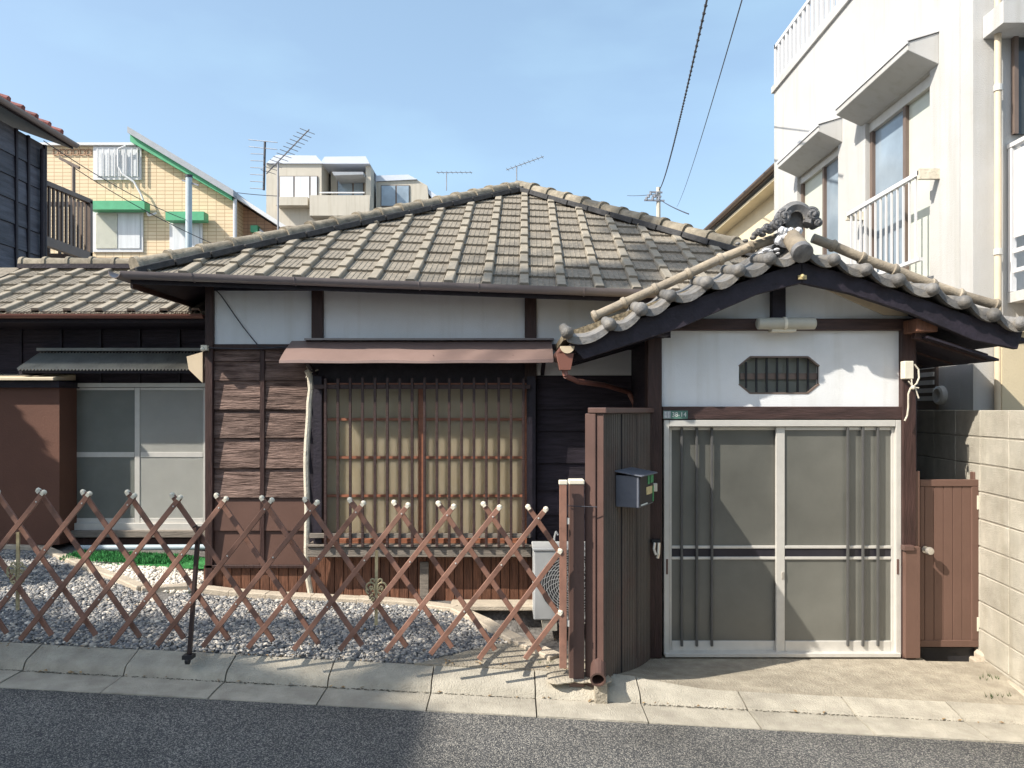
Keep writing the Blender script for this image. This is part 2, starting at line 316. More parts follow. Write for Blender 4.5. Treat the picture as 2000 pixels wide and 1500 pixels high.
# kerb and gutter blocks
kerb = MB().box(-14, 14, 4.9, 4.905, -.75, -.74).build('kerb', 'conc', kind='structure', loc=(0, 4.5, 0))
x = -8.11
while x < 7:
    x1 = x+.628; mb = MB(); n = 3
    low = x > .85
    mid = (x < .85 < x1)
    jt = random.uniform(-.004, .004); nq = 7
    for iq in range(nq):
        q = x+(x1-x)*iq/(nq-1); zz = zr(q)+jt; e = ye(q); s_ = max(0, min(1, (1.32-q)/.72)); h = .042+.062*s_*s_*(3-2*s_); wv_ = .0012*mnoise.noise(Vector((q*5, 1, 2)))
        P = [(e, zz+.008), (e+.09, zz+.012+wv_), (e+.225, zz+.014-wv_), (e+.250, zz+.010), (e+.262, zz+.016+h*.15), (e+.272, zz+h*.50), (e+.290, zz+h*.66), (e+.44, zz+h+.012), (e+.44, zz-.1), (e, zz-.1)]
        mb.v += [(q+(.0007 if iq == 0 else -.0007 if iq == nq-1 else 0), a, b) for a, b in P]
    nP = 10
    for g_ in range(nq-1):
        for i in range(nP): j = (i+1) % nP; mb.f.append((g_*nP+i, g_*nP+j, (g_+1)*nP+j, (g_+1)*nP+i))
    mb.f.append(tuple(range(nP))); mb.f.append(tuple(range(nq*nP-1, (nq-1)*nP-1, -1)))
    mb.build('kerb_block', 'conc', kerb, smooth=True); x += .635
mb = MB(); xx = -8.0
while xx < 6.5:   # grit and dirt lying in the gutter fold
    rr_ = random.uniform(.004, .012); mb.ball((xx, ye(xx)+.250+random.gauss(0, .006), zr(xx)+.012), rr_, 5, sz=.35); xx += random.uniform(.006, .016)
mb.build('gutter_grit', 'grit', kind='stuff')
def zgard(x, y):
    h = zr(x)+.108+.022*max(0, min(1, (y-ye(x)-.44)/.12))
    if x < -2.3: h += .055*max(0, y-5.2)*min(1, (-2.3-x)/.8)
    return h
def grid(name, m, x0, x1, nx, y0f, y1f, ny, zf, **k):
    mb = MB()
    for j in range(ny+1):
        for i in range(nx+1):
            xx = x0+(x1-x0)*i/nx; yy = y0f(xx)+(y1f(xx)-y0f(xx))*j/ny; mb.v.append((xx, yy, zf(xx, yy)))
    for j in range(ny):
        for i in range(nx): a = j*(nx+1)+i; mb.f.append((a, a+1, a+nx+2, a+nx+1))
    return mb.build(name, m, smooth=True, **k)
# curb path
CURB = [(-2.62, 6.12), (-2.0, 6.06), (-1.25, 6.02), (-.75, 5.98), (-.45, 5.86), (-.22, 5.55), (-.05, 5.25), (.12, 5.0), (.28, 4.80)]
def right_of_curb(x, y):
    if x > .3: return True
    for (a, b), (c, d) in zip(CURB[3:-1], CURB[4:]):
        if b >= y >= d: t = (b-y)/(b-d+1e-9); return x > a+(c-a)*t
    return False
def zall(x, y):
    h = zgard(x, y)
    if y > 4.75 and x > -.6:
        if right_of_curb(x, y): return min(h, .02)
    return h
grid('garden_ground', 'soil', -8, .62, 90, lambda x: ye(x)+.43, lambda x: 7.6, 40, zall, kind='structure')
def zpad(x, y):
    b = zr(x)+.050; t = max(0, min(1, (y-4.6)/.75)); h = b*(1-t)+0*t
    s = max(0, min(1, (1.32-x)/.72)); s2 = max(0, min(1, (5.25-y)/.75)); s = s*s*(3-2*s); s2 = s2*s2*(3-2*s2)
    h += .07*s*s2
    if x > 2.97 and y > 5.32: h -= .10
    return h+.004*mnoise.noise(Vector((x*3, y*3, 0)))
grid('entrance_pad', 'pad', .5, 4.2, 60, lambda x: ye(x)+.435, lambda x: 6.4, 30, zpad, kind='structure')
# paved slab at right end of garden, edging
mb = MB(); pts = [(-.62, ye(-.5)+.435), (.60, ye(.5)+.435), (.60, 4.80), (.26, 4.80), (.06, 5.08), (-.10, 5.05)]
mb.v += [(a, b, zr(a)+(.122 if b < 4.7 else .150)) for a, b in pts]+[(a, b, zr(a)+.05) for a, b in pts]; n = len(pts)
mb.f += [tuple(range(n)), tuple(range(2*n-1, n-1, -1))]+[(i, n+i, n+(i+1) % n, (i+1) % n) for i in range(n)]
mb.build('paving_slab', 'pad', kind='structure')
def edging(pts, wd, top, name):
    root = MB().box(pts[0][0], pts[0][0]+.05, pts[0][1], pts[0][1]+.02, -.5, -.49).build(name, 'curb', kind='structure')
    for (a, b), (c, d) in zip(pts[:-1], pts[1:]):
        L_ = math.hypot(c-a, d-b); nn = max(1, round(L_/.38))
        for i in range(nn):
            p = Vector((a+(c-a)*i/nn, b+(d-b)*i/nn, 0)); q = Vector((a+(c-a)*(i+1)/nn, b+(d-b)*(i+1)/nn, 0)); dr = (q-p).normalized(); sd_ = Vector((-dr.y, dr.x, 0))*wd/2
            p2 = p-dr*.004; q2 = q+dr*.004; zp = top(p.x, p.y)+random.uniform(-.006, .006); zq = top(q.x, q.y)
            MB().hexa([(*(p2-sd_)[:2], -.1), (*(q2-sd_)[:2], -.1), (*(q2+sd_)[:2], -.1), (*(p2+sd_)[:2], -.1), (*(p2-sd_)[:2], zp), (*(q2-sd_)[:2], zq), (*(q2+sd_)[:2], zq), (*(p2+sd_)[:2], zp)]).build('edging_stone', 'curb', root, bevel=.008)
edging(CURB, .11, lambda a, b: zgard(a, b)+.045, 'garden_edging')
edging([(-5.6, 7.05), (-4.45, 7.0), (-3.65, 6.42), (-2.98, 5.95), (-2.68, 6.1)], .09, lambda a, b: zgard(a, b)+.05, 'garden_edging')
# gravel
def pebbles(name, n, inside, x0, x1, y0, y1, size, tones, zoff=.0, **k):
    ico = bmesh.new(); bmesh.ops.create_icosphere(ico, subdivisions=1, radius=1)
    iv = np.array([v.co[:] for v in ico.verts]); fi = np.array([[v.index for v in f.verts] for f in ico.faces]); ico.free()
    P = []; T = []
    rs = np.random.RandomState(3)
    while len(P) < n:
        x, y = rs.uniform(x0, x1), rs.uniform(y0, y1)
        if not inside(x, y): continue
        P.append((x, y, zall(x, y)+zoff+rs.uniform(0, .012)))
    P = np.array(P); S = size*np.exp(rs.normal(0, .33, (n, 1)))*rs.uniform(.65, 1.25, (n, 3)); S[:, 2] *= .62
    ang = rs.uniform(0, 6.28, n); J = iv[None]*S[:, None]*rs.uniform(.8, 1.15, (n, 12, 1))
    c, s = np.cos(ang)[:, None], np.sin(ang)[:, None]
    Vx = J[..., 0]*c-J[..., 1]*s; Vy = J[..., 0]*s+J[..., 1]*c; til = rs.uniform(-.4, .4, (n, 1)); Vz = J[..., 2]+Vx*til
    V = np.stack([Vx, Vy, Vz], -1)+P[:, None]
    Fc = (fi[None]+12*np.arange(n)[:, None, None]).reshape(-1, 3)
    me = bpy.data.meshes.new(name); me.vertices.add(n*12); me.vertices.foreach_set('co', V.reshape(-1).astype(np.float32))
    me.loops.add(len(Fc)*3); me.loops.foreach_set('vertex_index', Fc.reshape(-1).astype(np.int32))
    me.polygons.add(len(Fc)); me.polygons.foreach_set('loop_start', np.arange(0, len(Fc)*3, 3, dtype=np.int32)); me.update(calc_edges=True)
    at = me.attributes.new('tone', 'FLOAT', 'POINT'); tn = np.clip(rs.normal(tones[0], tones[1], n), 0, 1); at.data.foreach_set('value', np.repeat(tn, 12).astype(np.float32))
    me.materials.append(M['gravel']); o = bpy.data.objects.new(name, me); col.objects.link(o); return tag(o, kind='stuff', **k)
def in_gravel(x, y):
    if y < ye(x)+.45: return False
    if x > -2.7:
        if y > 5.98: return False
        if x > -.6 and right_of_curb(x, y): return False
    elif y > 5.95+(-2.98-x)*.72 or y > 6.98: return False
    if x > -.62+ (y-4.66)*1.25 and y < 5.15: return False
    return True
pebbles('gravel', 62000, in_gravel, -5.6, .2, 4.6, 7.0, .0112, (.41, .24), label='loose grey and white gravel covering the garden behind the lattice fence')
pebbles('white_gravel', 5000, lambda x, y: -4.3 < x < -2.65 and y > 5.98+max(0, (-2.98-x))*.75 and y < 6.85, -4.4, -2.6, 5.9, 6.95, .013, (.9, .1), label='fine white gravel below the sliding window of the left wing')
M['dry_leaf'] = mat('dry_leaf', (.30, .17, .08), .8, .4, 30, c2=(.42, .30, .15))
mb = MB(); rl = random.Random(31)
for i in range(150):
    x = rl.uniform(-3.9, .4); y = rl.choice([rl.uniform(4.7, 5.9), 4.66+rl.uniform(0, .06)-.034*x*0]); 
    if i > 100: x = rl.uniform(-4, 3); y = ye(x)+.25+rl.gauss(0, .012)
    z = (zall(x, y)+.022 if i <= 100 else zr(x)+.020); a = rl.uniform(0, 6.28); l_ = rl.uniform(.008, .018); c_, s_ = math.cos(a)*l_, math.sin(a)*l_; b = len(mb.v)
    mb.v += [(x-c_, y-s_, z), (x+s_*.5, y-c_*.5, z+rl.uniform(.002, .010)), (x+c_, y+s_, z+rl.uniform(0, .008)), (x-s_*.5, y+c_*.5, z+.004)]; mb.f.append((b, b+1, b+2, b+3))
mb.build('fallen_leaves', 'dry_leaf', kind='stuff')
mb = MB()
for i in range(70):
    t = rl.choice([(-2.8, 5.98), (-1.4, 5.93), (-.6, 5.8), (.2, 4.74), (-3.4, 6.25), (3.22, 5.0), (3.1, 4.7)]); x = t[0]+rl.gauss(0, .16 if t[0] < 3 else .05); y = t[1]+rl.gauss(0, .02); z = (zall(x, y) if x < .6 else zpad(x, y)); 
    for k in range(4): a = rl.uniform(0, 6.28); b = len(mb.v); h = rl.uniform(.015, .04); mb.v += [(x-.002, y, z), (x+.002, y, z), (x+math.cos(a)*.012, y+math.sin(a)*.012, z+h)]; mb.f.append((b, b+1, b+2))
mb.build('weeds', 'leaf', kind='stuff')
# artificial turf
mb = MB()
for i in range(5200):
    x = random.uniform(-4.05, -2.68); y = random.uniform(6.62, 6.92); z = zgard(x, y)+.03; a = random.uniform(0, 3.14); h = random.uniform(.02, .045)
    dx, dy = math.cos(a)*.006, math.sin(a)*.006; b = len(mb.v); mb.v += [(x-dx, y-dy, z), (x+dx, y+dy, z), (x+random.uniform(-.012, .012), y+random.uniform(-.012, .012), z+h)]; mb.f.append((b, b+1, b+2))
mb.box(-4.06, -2.66, 6.61, 6.93, zgard(-3.9, 6.5)-.03, zgard(-3.9, 6.5)+.006)
mb.build('turf_mat', 'turf', label='bright green artificial turf mat below the left wing window', cat='turf mat')

# ================================================================= MAIN HOUSE
YW = 6.2
house = thing('japanese_house', (-.5, 6.3, 0), 'single storey Japanese wooden house with brown boards, grey tiled hip roof and gabled entrance porch', 'house')
# core volumes (dark, behind everything)
MB().box(-2.56, 1.02, 6.26, 12.0, -.1, 2.78).build('rear_wall', 'board_dark', house)
MB().box(1.03, 2.9, 5.56, 11.9, -.1, 2.5).build('porch_wall', 'board_dark', house)
# posts & beams
for a, b, p0, p1 in ((400, 415, 545, 1165), (608, 630, 560, 672), (1025, 1048, 560, 742)):
    B(a, b, p0, p1, 6.15, .12).build('post', 'post', house, bevel=.004)
B(395, 1270, 672, 683, 6.172, .08).build('beam', 'post', house, bevel=.003)
B(415, 1262, 556, 567, 6.17, .05).build('beam', 'black_wood', house, bevel=.003)
for a, b, p1 in ((415, 608, 672), (630, 1025, 672), (1048, 1266, 732)):
    B(a-1, b+1, 566, p1+1, 6.195, .05).build('plaster_panel', 'plaster', house)
# lap boards: left bay
def lapboards(a, b, rows, Y, m, nm='wall_board'):
    for t, u in zip(rows[:-1], rows[1:]):
        x0, x1 = X(a, Y)+.001, X(b, Y)-.001; z0, z1 = Z(u, Y)+.002, Z(t, Y)-.001
        MB().hexa([(x0, Y-.012, z0), (x1, Y-.012, z0), (x1, Y+.03, z0), (x0, Y+.03, z0), (x0, Y+.008, z1), (x1, Y+.008, z1), (x1, Y+.03, z1), (x0, Y+.03, z1)]).build(nm, m, house)
rows = [683, 706, 743.5, 800, 855.6, 914.4, 971.6]
lapboards(415, 508, rows, 6.19, 'board'); lapboards(516, 600, rows, 6.19, 'board')
lapboards(415, 508, [972.5, 1036.5, 1107], 6.192, 'panel'); lapboards(516, 600, [972.5, 1036.5, 1107], 6.192, 'panel')
B(507.5, 516.5, 684, 1107, 6.172, .03).build('batten', 'post', house, bevel=.003)
B(398, 606, 1104, 1110, 6.15, .06).build('batten', 'post', house, bevel=.003)
rr = [735, 800, 842, 905, 958, 1005, 1062, 1115, 1165, 1225]
lapboards(1048, 1266, rr, 6.2, 'board_dark')
# skirting slats
for i in range(11): B(398+i*18.4, 398+i*18.4+17, 1110, 1172, 6.185+random.uniform(0, .006), .03).build('skirting_slat', 'slat', house)
for i in range(25): B(600+i*18.0, 600+i*18.0+16.6, 1088, 1225, 6.19+random.uniform(0, .006), .03).build('skirting_slat', 'slat', house)
# ---- window bay with bars
WN = MB().box(X(604, 6.2), X(1046, 6.2), 6.205, 6.25, Z(1100, 6.2), Z(668, 6.2)).build('bar_window', 'black_wood', house)
for a, b in ((612, 628), (1029, 1046)): B(a, b, 735, 1062, 6.06, .14).build('window_jamb', 'black_wood', WN)
for a, b in ((627.5, 635), (817, 829), (1022, 1030)): B(a, b, 748, 1050, 6.135, .03).build('sash_stile', 'orange', WN, bevel=.002)
for py in (819, 893.5, 968.5): 
    B(635.5, 816.5, py-2.5, py+2.5, 6.14, .025).build('glazing_bar', 'orange', WN); B(829.5, 1021.5, py-2.5, py+2.5, 6.14, .025).build('glazing_bar', 'orange', WN)
for a, b in ((635.5, 816.5), (829.5, 1021.5)):
    B(a, b, 748, 757, 6.138, .03).build('sash_rail', 'orange', WN); B(a, b, 1043, 1052, 6.138, .03).build('sash_rail', 'orange', WN)
    ys = [757, 819, 893.5, 968.5, 1043]
    for t, u in zip(ys[:-1], ys[1:]): B(a, b, t, u, 6.156, .08).build('window_pane', 'shoji', WN)
B(612, 1037, 1052, 1064, 6.10, .09).build('window_sill', 'orange', WN, bevel=.003)
B(613, 1036, 751, 759.5, 6.02, .022).build('bar_rail', 'beam', WN, bevel=.002)
B(604, 1036, 1042, 1051, 6.02, .022).build('bar_rail', 'greywood', WN, bevel=.002)
for i in range(17):
    p = 635.3+24.2*i; B(p-2.6, p+2.6, 738+random.uniform(-1, 1), 1069, 5.998, .018).build('window_bar', 'beam', WN, bevel=.002)
B(598, 1040, 1064.5, 1069, 6.02, .2).build('shelf_board', 'greywood', WN, bevel=.004)
B(600, 1038, 1069.5, 1088, 6.035, .03).build('shelf_fascia', 'greywood', WN, bevel=.003)
B(820, 837, 1098, 1172, 6.12, .03).build('prop_board', 'greywood', house, bevel=.003)
# awning over window (bent sheet)
mb = MB(); x0, x1 = X(545, 5.84), X(1081, 5.84); prof = [(6.19, 2.375), (6.17, 2.372), (5.98, 2.275), (5.88, 2.215), (5.842, 2.188), (5.838, 2.168), (5.848, 2.166), (5.86, 2.185), (5.98, 2.255), (6.19, 2.352)]
nseg = 12
for i in range(nseg+1):
    xx = x0+(x1-x0)*i/nseg; wob = .006*math.sin(i*1.7)+(.008 if i > 9 else 0)
    mb.v += [(xx, a, b+wob*(1 if k in (2, 3, 4) else .3)) for k, (a, b) in enumerate(prof)]
n = len(prof)
for i in range(nseg):
    for k in range(n): j = (k+1) % n; mb.f.append((i*n+k, i*n+j, (i+1)*n+j, (i+1)*n+k))
mb.f += [tuple(range(n)), tuple(range(nseg*n+n-1, nseg*n-1, -1))]
AW = mb.build('window_awning', 'awning', house, smooth=True)
MB().box(x0+.12, x1+.02, 6.12, 6.188, 2.376, 2.392).build('flashing', 'gutter', AW)
for px in (846, 1002): 
    xx = X(px, 5.9); MB().box(xx-.002, xx+.002, 5.9, 6.1, 2.232, 2.236).build('sheet_seam', 'brown_metal', AW)
for px in (612, 1060): MB().bar((X(px, 6.1), 6.17, 2.10), (X(px, 6.1)+.0, 5.9, 2.18), .03, .03).build('bracket', 'black_wood', AW)
# wrapped duct at left of window
mb = MB(); pts = [(X(600, 6.05), 6.05, Z(724, 6.05))]
for i in range(14): t = i/13; pts.append((X(601+4*math.sin(t*9)*(1-t)+(4 if i < 2 else 0)-(2*t), 6.08), 6.08, Z(735+t*335, 6.08)))
pts += [(X(600, 6.1), 6.1, Z(1120, 6.1)), (X(606, 6.1), 6.12, Z(1165, 6.1))]
mb.path(pts, .024, 8)
mb.build('wrapped_duct', 'cream_wrap', smooth=True, label='cream tape wrapped pipe running down the wall left of the barred window', cat='pipe')
mb = MB().path([(X(620, 6.1), 6.12, Z(722, 6.1)), (X(606, 6.08), 6.08, Z(728, 6.08)), (X(598, 6.05), 6.04, Z(738, 6.05))], .006, 5)
for k in range(4): mb.path([(X(602+k*2, 6.05), 6.04, Z(722, 6.05)), (X(596+k*4, 6.0), 6.02, Z(712+k*3, 6.0))], .0025, 4)
mb.build('tie_wire', 'cream_wrap', label='frayed pale tie at the top of the cream wrapped pipe', cat='wire')
# ---- plain concrete roof tile
TW, TE = .298, .285
def tile_bm(length=TE+.035, wide=TW):
    prof = [(0, .0), (.003, .030), (.010, .036), (.068, .036), (.075, .030), (.079, .002)]
    xx = .079
    for k in range(5):
        c = .079+(wide-.079)*(k+.5)/5+.006
        if c+.006 < wide: prof += [(c-.006, .004), (c-.003, .008), (c+.003, .008), (c+.006, .004)]
    prof += [(wide, .004)]
    t = .022; mb = MB(); n = len(prof); tl = math.tan(math.asin(t/(length)))
    for y, z0 in ((0, t), (length, 0)):
        mb.v += [(a, y, b+z0) for a, b in prof]
    mb.v += [(a, 0, b+t-.024) for a, b in prof]
    for i in range(n-1):
        mb.f.append((i, i+1, n+i+1, n+i)); mb.f.append((2*n+i, 2*n+i+1, i+1, i))
    mb.f.append((0, n, 2*n)); mb.f.append((n-1, 2*n-1, 3*n-1))
    return mb
tile_me = meshonly(tile_bm(), 'roof_tile', 'tile')
tile_me.materials.append(M['tile_rib'])
for p_ in tile_me.polygons:
    if p_.center.x < .080: p_.material_index = 1
def tile_field(parent, org, ex, ey, i0, i1, rows, clips=(), xoff=0, seed=1):
    rnd = random.Random(seed)
    ex = Vector(ex).normalized(); ey = Vector(ey); ey = (ey-ex*ey.dot(ex)).normalized(); ez = ex.cross(ey)
    for r in range(rows):
        for i in range(i0, i1):
            o = Vector(org)+ex*(i*TW+xoff)+ey*(r*TE)+ez*(.002*rnd.random())
            o = o+ex*rnd.uniform(-.003, .003)+ey*rnd.uniform(-.005, .005)
            m = frame_mtx(o, ex, ey)
            m = m @ Matrix.Rotation(rnd.uniform(-.006, .006), 4, 'Z')
            cs = [m @ Vector((a, b, .02)) for a in (0, TW) for b in (0, TE+.03)]
            flag = 0
            for co, no in clips:
                s = [(c-co).dot(no) for c in cs]
                if max(s) < 0: flag = 2; break
                if min(s) < 0: flag = 1
            if flag == 2: continue
            if flag == 0: inst('roof_tile', tile_me, m, parent)
            else:
                bm = bmesh.new(); bm.from_mesh(tile_me); bm.transform(m)
                for co, no in clips: bmesh.ops.bisect_plane(bm, geom=bm.verts[:]+bm.edges[:]+bm.faces[:], plane_co=co, plane_no=no, clear_inner=True)
                if len(bm.faces) < 2: bm.free(); continue
                bm.transform(Matrix.Translation(-W[parent])); me = bpy.data.meshes.new('roof_tile'); bm.to_mesh(me); bm.free(); me.materials.append(M['tile']); me.materials.append(M['tile_rib'])
                ob = bpy.data.objects.new('roof_tile', me); col.objects.link(ob); ob.parent = parent; W[ob] = W[parent]
# main hip roof geometry
ZE = lambda x: 2.775-.036*x
EX0, EX1, EY = -3.02, 3.2, 5.86
AP = Vector((.09, 8.97, 4.46))
cL = Vector((EX0, EY, ZE(EX0))); cR = Vector((EX1, EY, ZE(EX1))); bL = Vector((EX0, 12.08, ZE(EX0))); bR = Vector((EX1, 12.08, ZE(EX1)))
mb = MB(); dn = Vector((0, 0, .05)); mb.v = [tuple(q-dn) for q in (cL, cR, bR, bL, AP)]+[tuple(q-Vector((0, 0, .085))) for q in (cL, cR, bR, bL, AP)]
mb.f = [(0, 1, 4), (1, 2, 4), (2, 3, 4), (3, 0, 4), (5, 6, 1, 0), (6, 7, 2, 1), (7, 8, 3, 2), (8, 5, 0, 3), (6, 5, 9), (7, 6, 9), (8, 7, 9), (5, 8, 9)]
ROOF = mb.build('roof', 'black_wood', house)
up = AP-Vector((.09, EY, ZE(.09))); exr = Vector((1, 0, -.036)).normalized()
nrm = exr.cross(up).normalized()
def hipclip(c, s):
    d = AP-c; n_ = d.cross(nrm).normalized()*s; return (c.copy(), n_)
clipL = hipclip(cL, 1); 
if (Vector((0, 6.2, 3))-clipL[0]).dot(clipL[1]) < 0: clipL = (clipL[0], -clipL[1])
clipR = hipclip(cR, 1)
if (Vector((0, 6.2, 3))-clipR[0]).dot(clipR[1]) < 0: clipR = (clipR[0], -clipR[1])
org = Vector((.089-.035, EY-.03, ZE(.054)-.028)); 
tile_field(ROOF, org, exr, up, -11, 11, 13, (clipL, clipR))
# side and rear roof slopes: plain ribbed coverings (mass of tiles out of sight)
def ribbed_slope(a, b, c, nm, parent, m='tile'):
    mb = MB(); a, b, c = Vector(a), Vector(b), Vector(c); e = (b-a); L_ = e.length; e.normalize(); h = (c-(a+e*(c-a).dot(e))); hh = h.length; hd = h.normalized(); apx = (c-a).dot(e); nz = e.cross(hd); 
    if nz.z < 0: nz = -nz
    r = 0
    while r*TE < hh:
        s0, s1 = r*TE, min(hh, (r+1)*TE+.02); l0 = apx*s0/hh; l1 = L_-(L_-apx)*s0/hh; l0b = apx*s1/hh; l1b = L_-(L_-apx)*s1/hh
        p = [a+e*l0+hd*s0+nz*.03, a+e*l1+hd*s0+nz*.03, a+e*l1b+hd*s1+nz*.006, a+e*l0b+hd*s1+nz*.006]
        q = [x-nz*.025 for x in p]; k = len(mb.v); mb.v += [tuple(x) for x in q+p]
        mb.f += [(k, k+1, k+2, k+3), (k+4, k+7, k+6, k+5), (k, k+4, k+5, k+1), (k+1, k+5, k+6, k+2), (k+2, k+6, k+7, k+3), (k+3, k+7, k+4, k)]
        r += 1
    return mb.build(nm, m, parent, kind='stuff')
ribbed_slope(bL, cL, AP, 'rear_tiles', ROOF); ribbed_slope(cR, bR, AP, 'rear_tiles', ROOF); ribbed_slope(bR, bL, AP, 'rear_tiles', ROOF)
# hip caps
capm = MB()
def arch(w0, h0, w1, h1, Ln, lip=.012):
    mb = MB(); n = 9
    secs = [(0, w0+lip, h0+lip), (.035, w0+lip, h0+lip), (.036, w0, h0), (Ln, w1, h1)]
    for y, w_, h_ in secs:
        for i in range(n): t = math.pi*i/(n-1); mb.v.append((-w_*math.cos(t), y, h_*math.sin(t)**.62-.01))
    for k in range(3):
        for i in range(n-1): a = k*n+i; mb.f.append((a, a+1, a+n+1, a+n))
    mb.f.append(tuple(range(n))); mb.f.append(tuple(range(4*n-1, 3*n-1, -1)))
    return mb
cap_me = meshonly(arch(.088, .085, .078, .075, .31), 'hip_cap', 'cap')
for p in cap_me.polygons: p.use_smooth = len(p.vertices) == 4
cap_me.set_sharp_from_angle(angle=R(45))
def cap_line(a, b, parent, nm='hip_cap', me=None, pitch=.285, lift=.045, s=1):
    a, b = Vector(a), Vector(b); d = b-a; L_ = d.length; d.normalize(); side = d.cross(Vector((0, 0, 1))).normalized(); n = int(L_/pitch)+1
    for i in range(n):
        o = a+d*(i*L_/n)+Vector((0, 0, lift+random.uniform(-.004, .004))); m = frame_mtx(o, side, d) @ Matrix.Rotation(random.uniform(-.02, .02), 4, 'Z') @ Matrix.Scale(s, 4)
        inst(nm, me or cap_me, m, parent)
    MB().bar(a+Vector((0, 0, lift-.03)), b+Vector((0, 0, lift-.03)), .20, .05).build('ridge_bed', 'black_wood', parent)
cap_line(cL+Vector((.02, .02, 0)), AP, ROOF); cap_line(cR, AP, ROOF); cap_line(bL, AP, ROOF); cap_line(bR, AP, ROOF)
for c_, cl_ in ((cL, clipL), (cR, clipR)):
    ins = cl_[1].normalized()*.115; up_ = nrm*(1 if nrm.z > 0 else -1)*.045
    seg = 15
    for i in range(seg): a_ = c_.lerp(AP, i/seg)+ins+up_; b_ = c_.lerp(AP, (i+.96)/seg)+ins+up_; MB().bar(a_, b_+Vector((0, 0, .006)), .05, .055).build('hip_gap_shade', 'gap_shade_black', ROOF, bevel=.006)  # solid black bars stand in for the dark gap below the hip caps
# crumbly eave edge
mb = MB(); xx = EX0+.05
while xx < 3.0:
    w_ = random.uniform(.012, .03); mb.ball((xx, EY-.035+random.uniform(-.006, .006), ZE(xx)-.024+random.uniform(-.008, .004)), w_*.7, 6); xx += w_*.9
mb.build('mortar_edge', 'tile_edge', ROOF)
# eave soffit, fascia, gutter
def gutter(nm, pa, pb, r, m, parent, n=10, dp=1):
    a, b = Vector(pa), Vector(pb); d = (b-a).normalized(); side = d.cross(Vector((0, 0, 1))).normalized(); mb = MB()
    P = []
    for i in range(n+1): t = math.pi*i/n; P.append(side*(-math.cos(t)*r)-Vector((0, 0, 1))*math.sin(t)*r*dp)
    for i in range(n, -1, -1): t = math.pi*i/n; P.append(side*(-math.cos(t)*(r-.005))-Vector((0, 0, 1))*math.sin(t)*(r-.005)*dp)
    k = len(P)
    for q in (a, b): mb.v += [tuple(q+p) for p in P]
    for i in range(k): j = (i+1) % k; mb.f.append((i, j, k+j, k+i))
    for i in range(n): mb.f.append((i, i+1, k-2-i, k-1-i)); mb.f.append((k+i, k+k-1-i, k+k-2-i, k+i+1))
    g = mb.build(nm, m, parent, smooth=True); return g
G = gutter('gutter', (-3.04, 5.795, ZE(-3.02)-.004), (1.6, 5.795, ZE(1.6)-.004), .05, 'gutter', house, dp=1.15)
for px in (578, 820, 935, 1140, 380): 
    xx = X(px, 5.8); mb = MB()
    for i in range(8): t0 = math.pi*i/7; t1 = math.pi*(i+1)/7
    P = [(xx, 5.795-math.cos(math.pi*i/8)*.053, ZE(xx)-.004-math.sin(math.pi*i/8)*.061) for i in range(9)]; mb.path(P, .005, 5); mb.build('gutter_strap', 'gutter', G)
gutter('gutter', (-3.09, 5.745, ZE(-3)-.004), (-3.09, 12, ZE(-3)-.004), .05, 'gutter', house, dp=1.15)
for (a, b, c, d) in ((-3.0, 3.1, 5.845, 5.86),): MB().hexa([(a, c, ZE(a)-.088), (b, c, ZE(b)-.088), (b, d, ZE(b)-.088), (a, d, ZE(a)-.088), (a, c, ZE(a)-.055), (b, c, ZE(b)-.055), (b, d, ZE(b)-.055), (a, d, ZE(a)-.055)]).build('fascia_board', 'black_wood', house)
MB().box(-3.03, -3.01, 5.87, 12, ZE(-3)-.12, ZE(-3)-.03).build('fascia_board', 'brown_metal', house)
# cable on plaster
mb = MB(); P = []
for i in range(15): t = i/14; P.append((X(421+(505-421)*(t**.85)-8*math.sin(t*3.14)*.4, 6.17), 6.17, Z(566+(676-566)*(t**1.02)+4*math.sin(t*3.14), 6.17)))
P += [(X(530, 6.14), 6.14, Z(679, 6.14)), (X(560, 6.1), 6.1, Z(676, 6.1))]
mb.path(P, .0045, 5); mb.build('cable', 'wire', label='thin black cable looping down the left white plaster panel', cat='cable')
mb = MB().path([(X(400, 6.12), 6.13, Z(679, 6.12)), (X(480, 6.12), 6.135, Z(681, 6.1)), (X(560, 6.12), 6.13, Z(678, 6.1))], .005, 5)
mb.build('cable', 'wire', label='black cable running level from the corner post to the awning', cat='cable')
MB().box(X(392, 6.1), X(404, 6.1), 6.1, 6.145, Z(684, 6.1), Z(674, 6.1)).ball((X(396, 6.1), 6.1, Z(682, 6.1)), .022, 8).build('cable_bracket', 'cap_white', label='small pale bracket on the corner post where the cables meet', cat='bracket')

# ---- left wing
YL = 7.3
MB().box(-8.0, -2.6, YL+.04, 12, .1, 2.62).build('wing_wall', 'board_dark', house)
bx = [-8.0, -7.1, -6.3, X(-130, YL), X(42, YL), X(120, YL), X(197, YL), X(273, YL), X(350, YL), X(405, YL)]
for a, b in zip(bx[:-1], bx[1:]):
    for t, u in ((612, 670), (670, 724), (724, 748)): MB().box(a+.006, b-.006, YL+random.uniform(0, .01), YL+.04, Z(u, YL)+.003, Z(t, YL)).build('wall_board', 'board_dark', house)
    MB().box(b-.014, b+.014, YL-.02, YL+.03, Z(748, YL), Z(612, YL)).build('batten', 'black_wood', house)
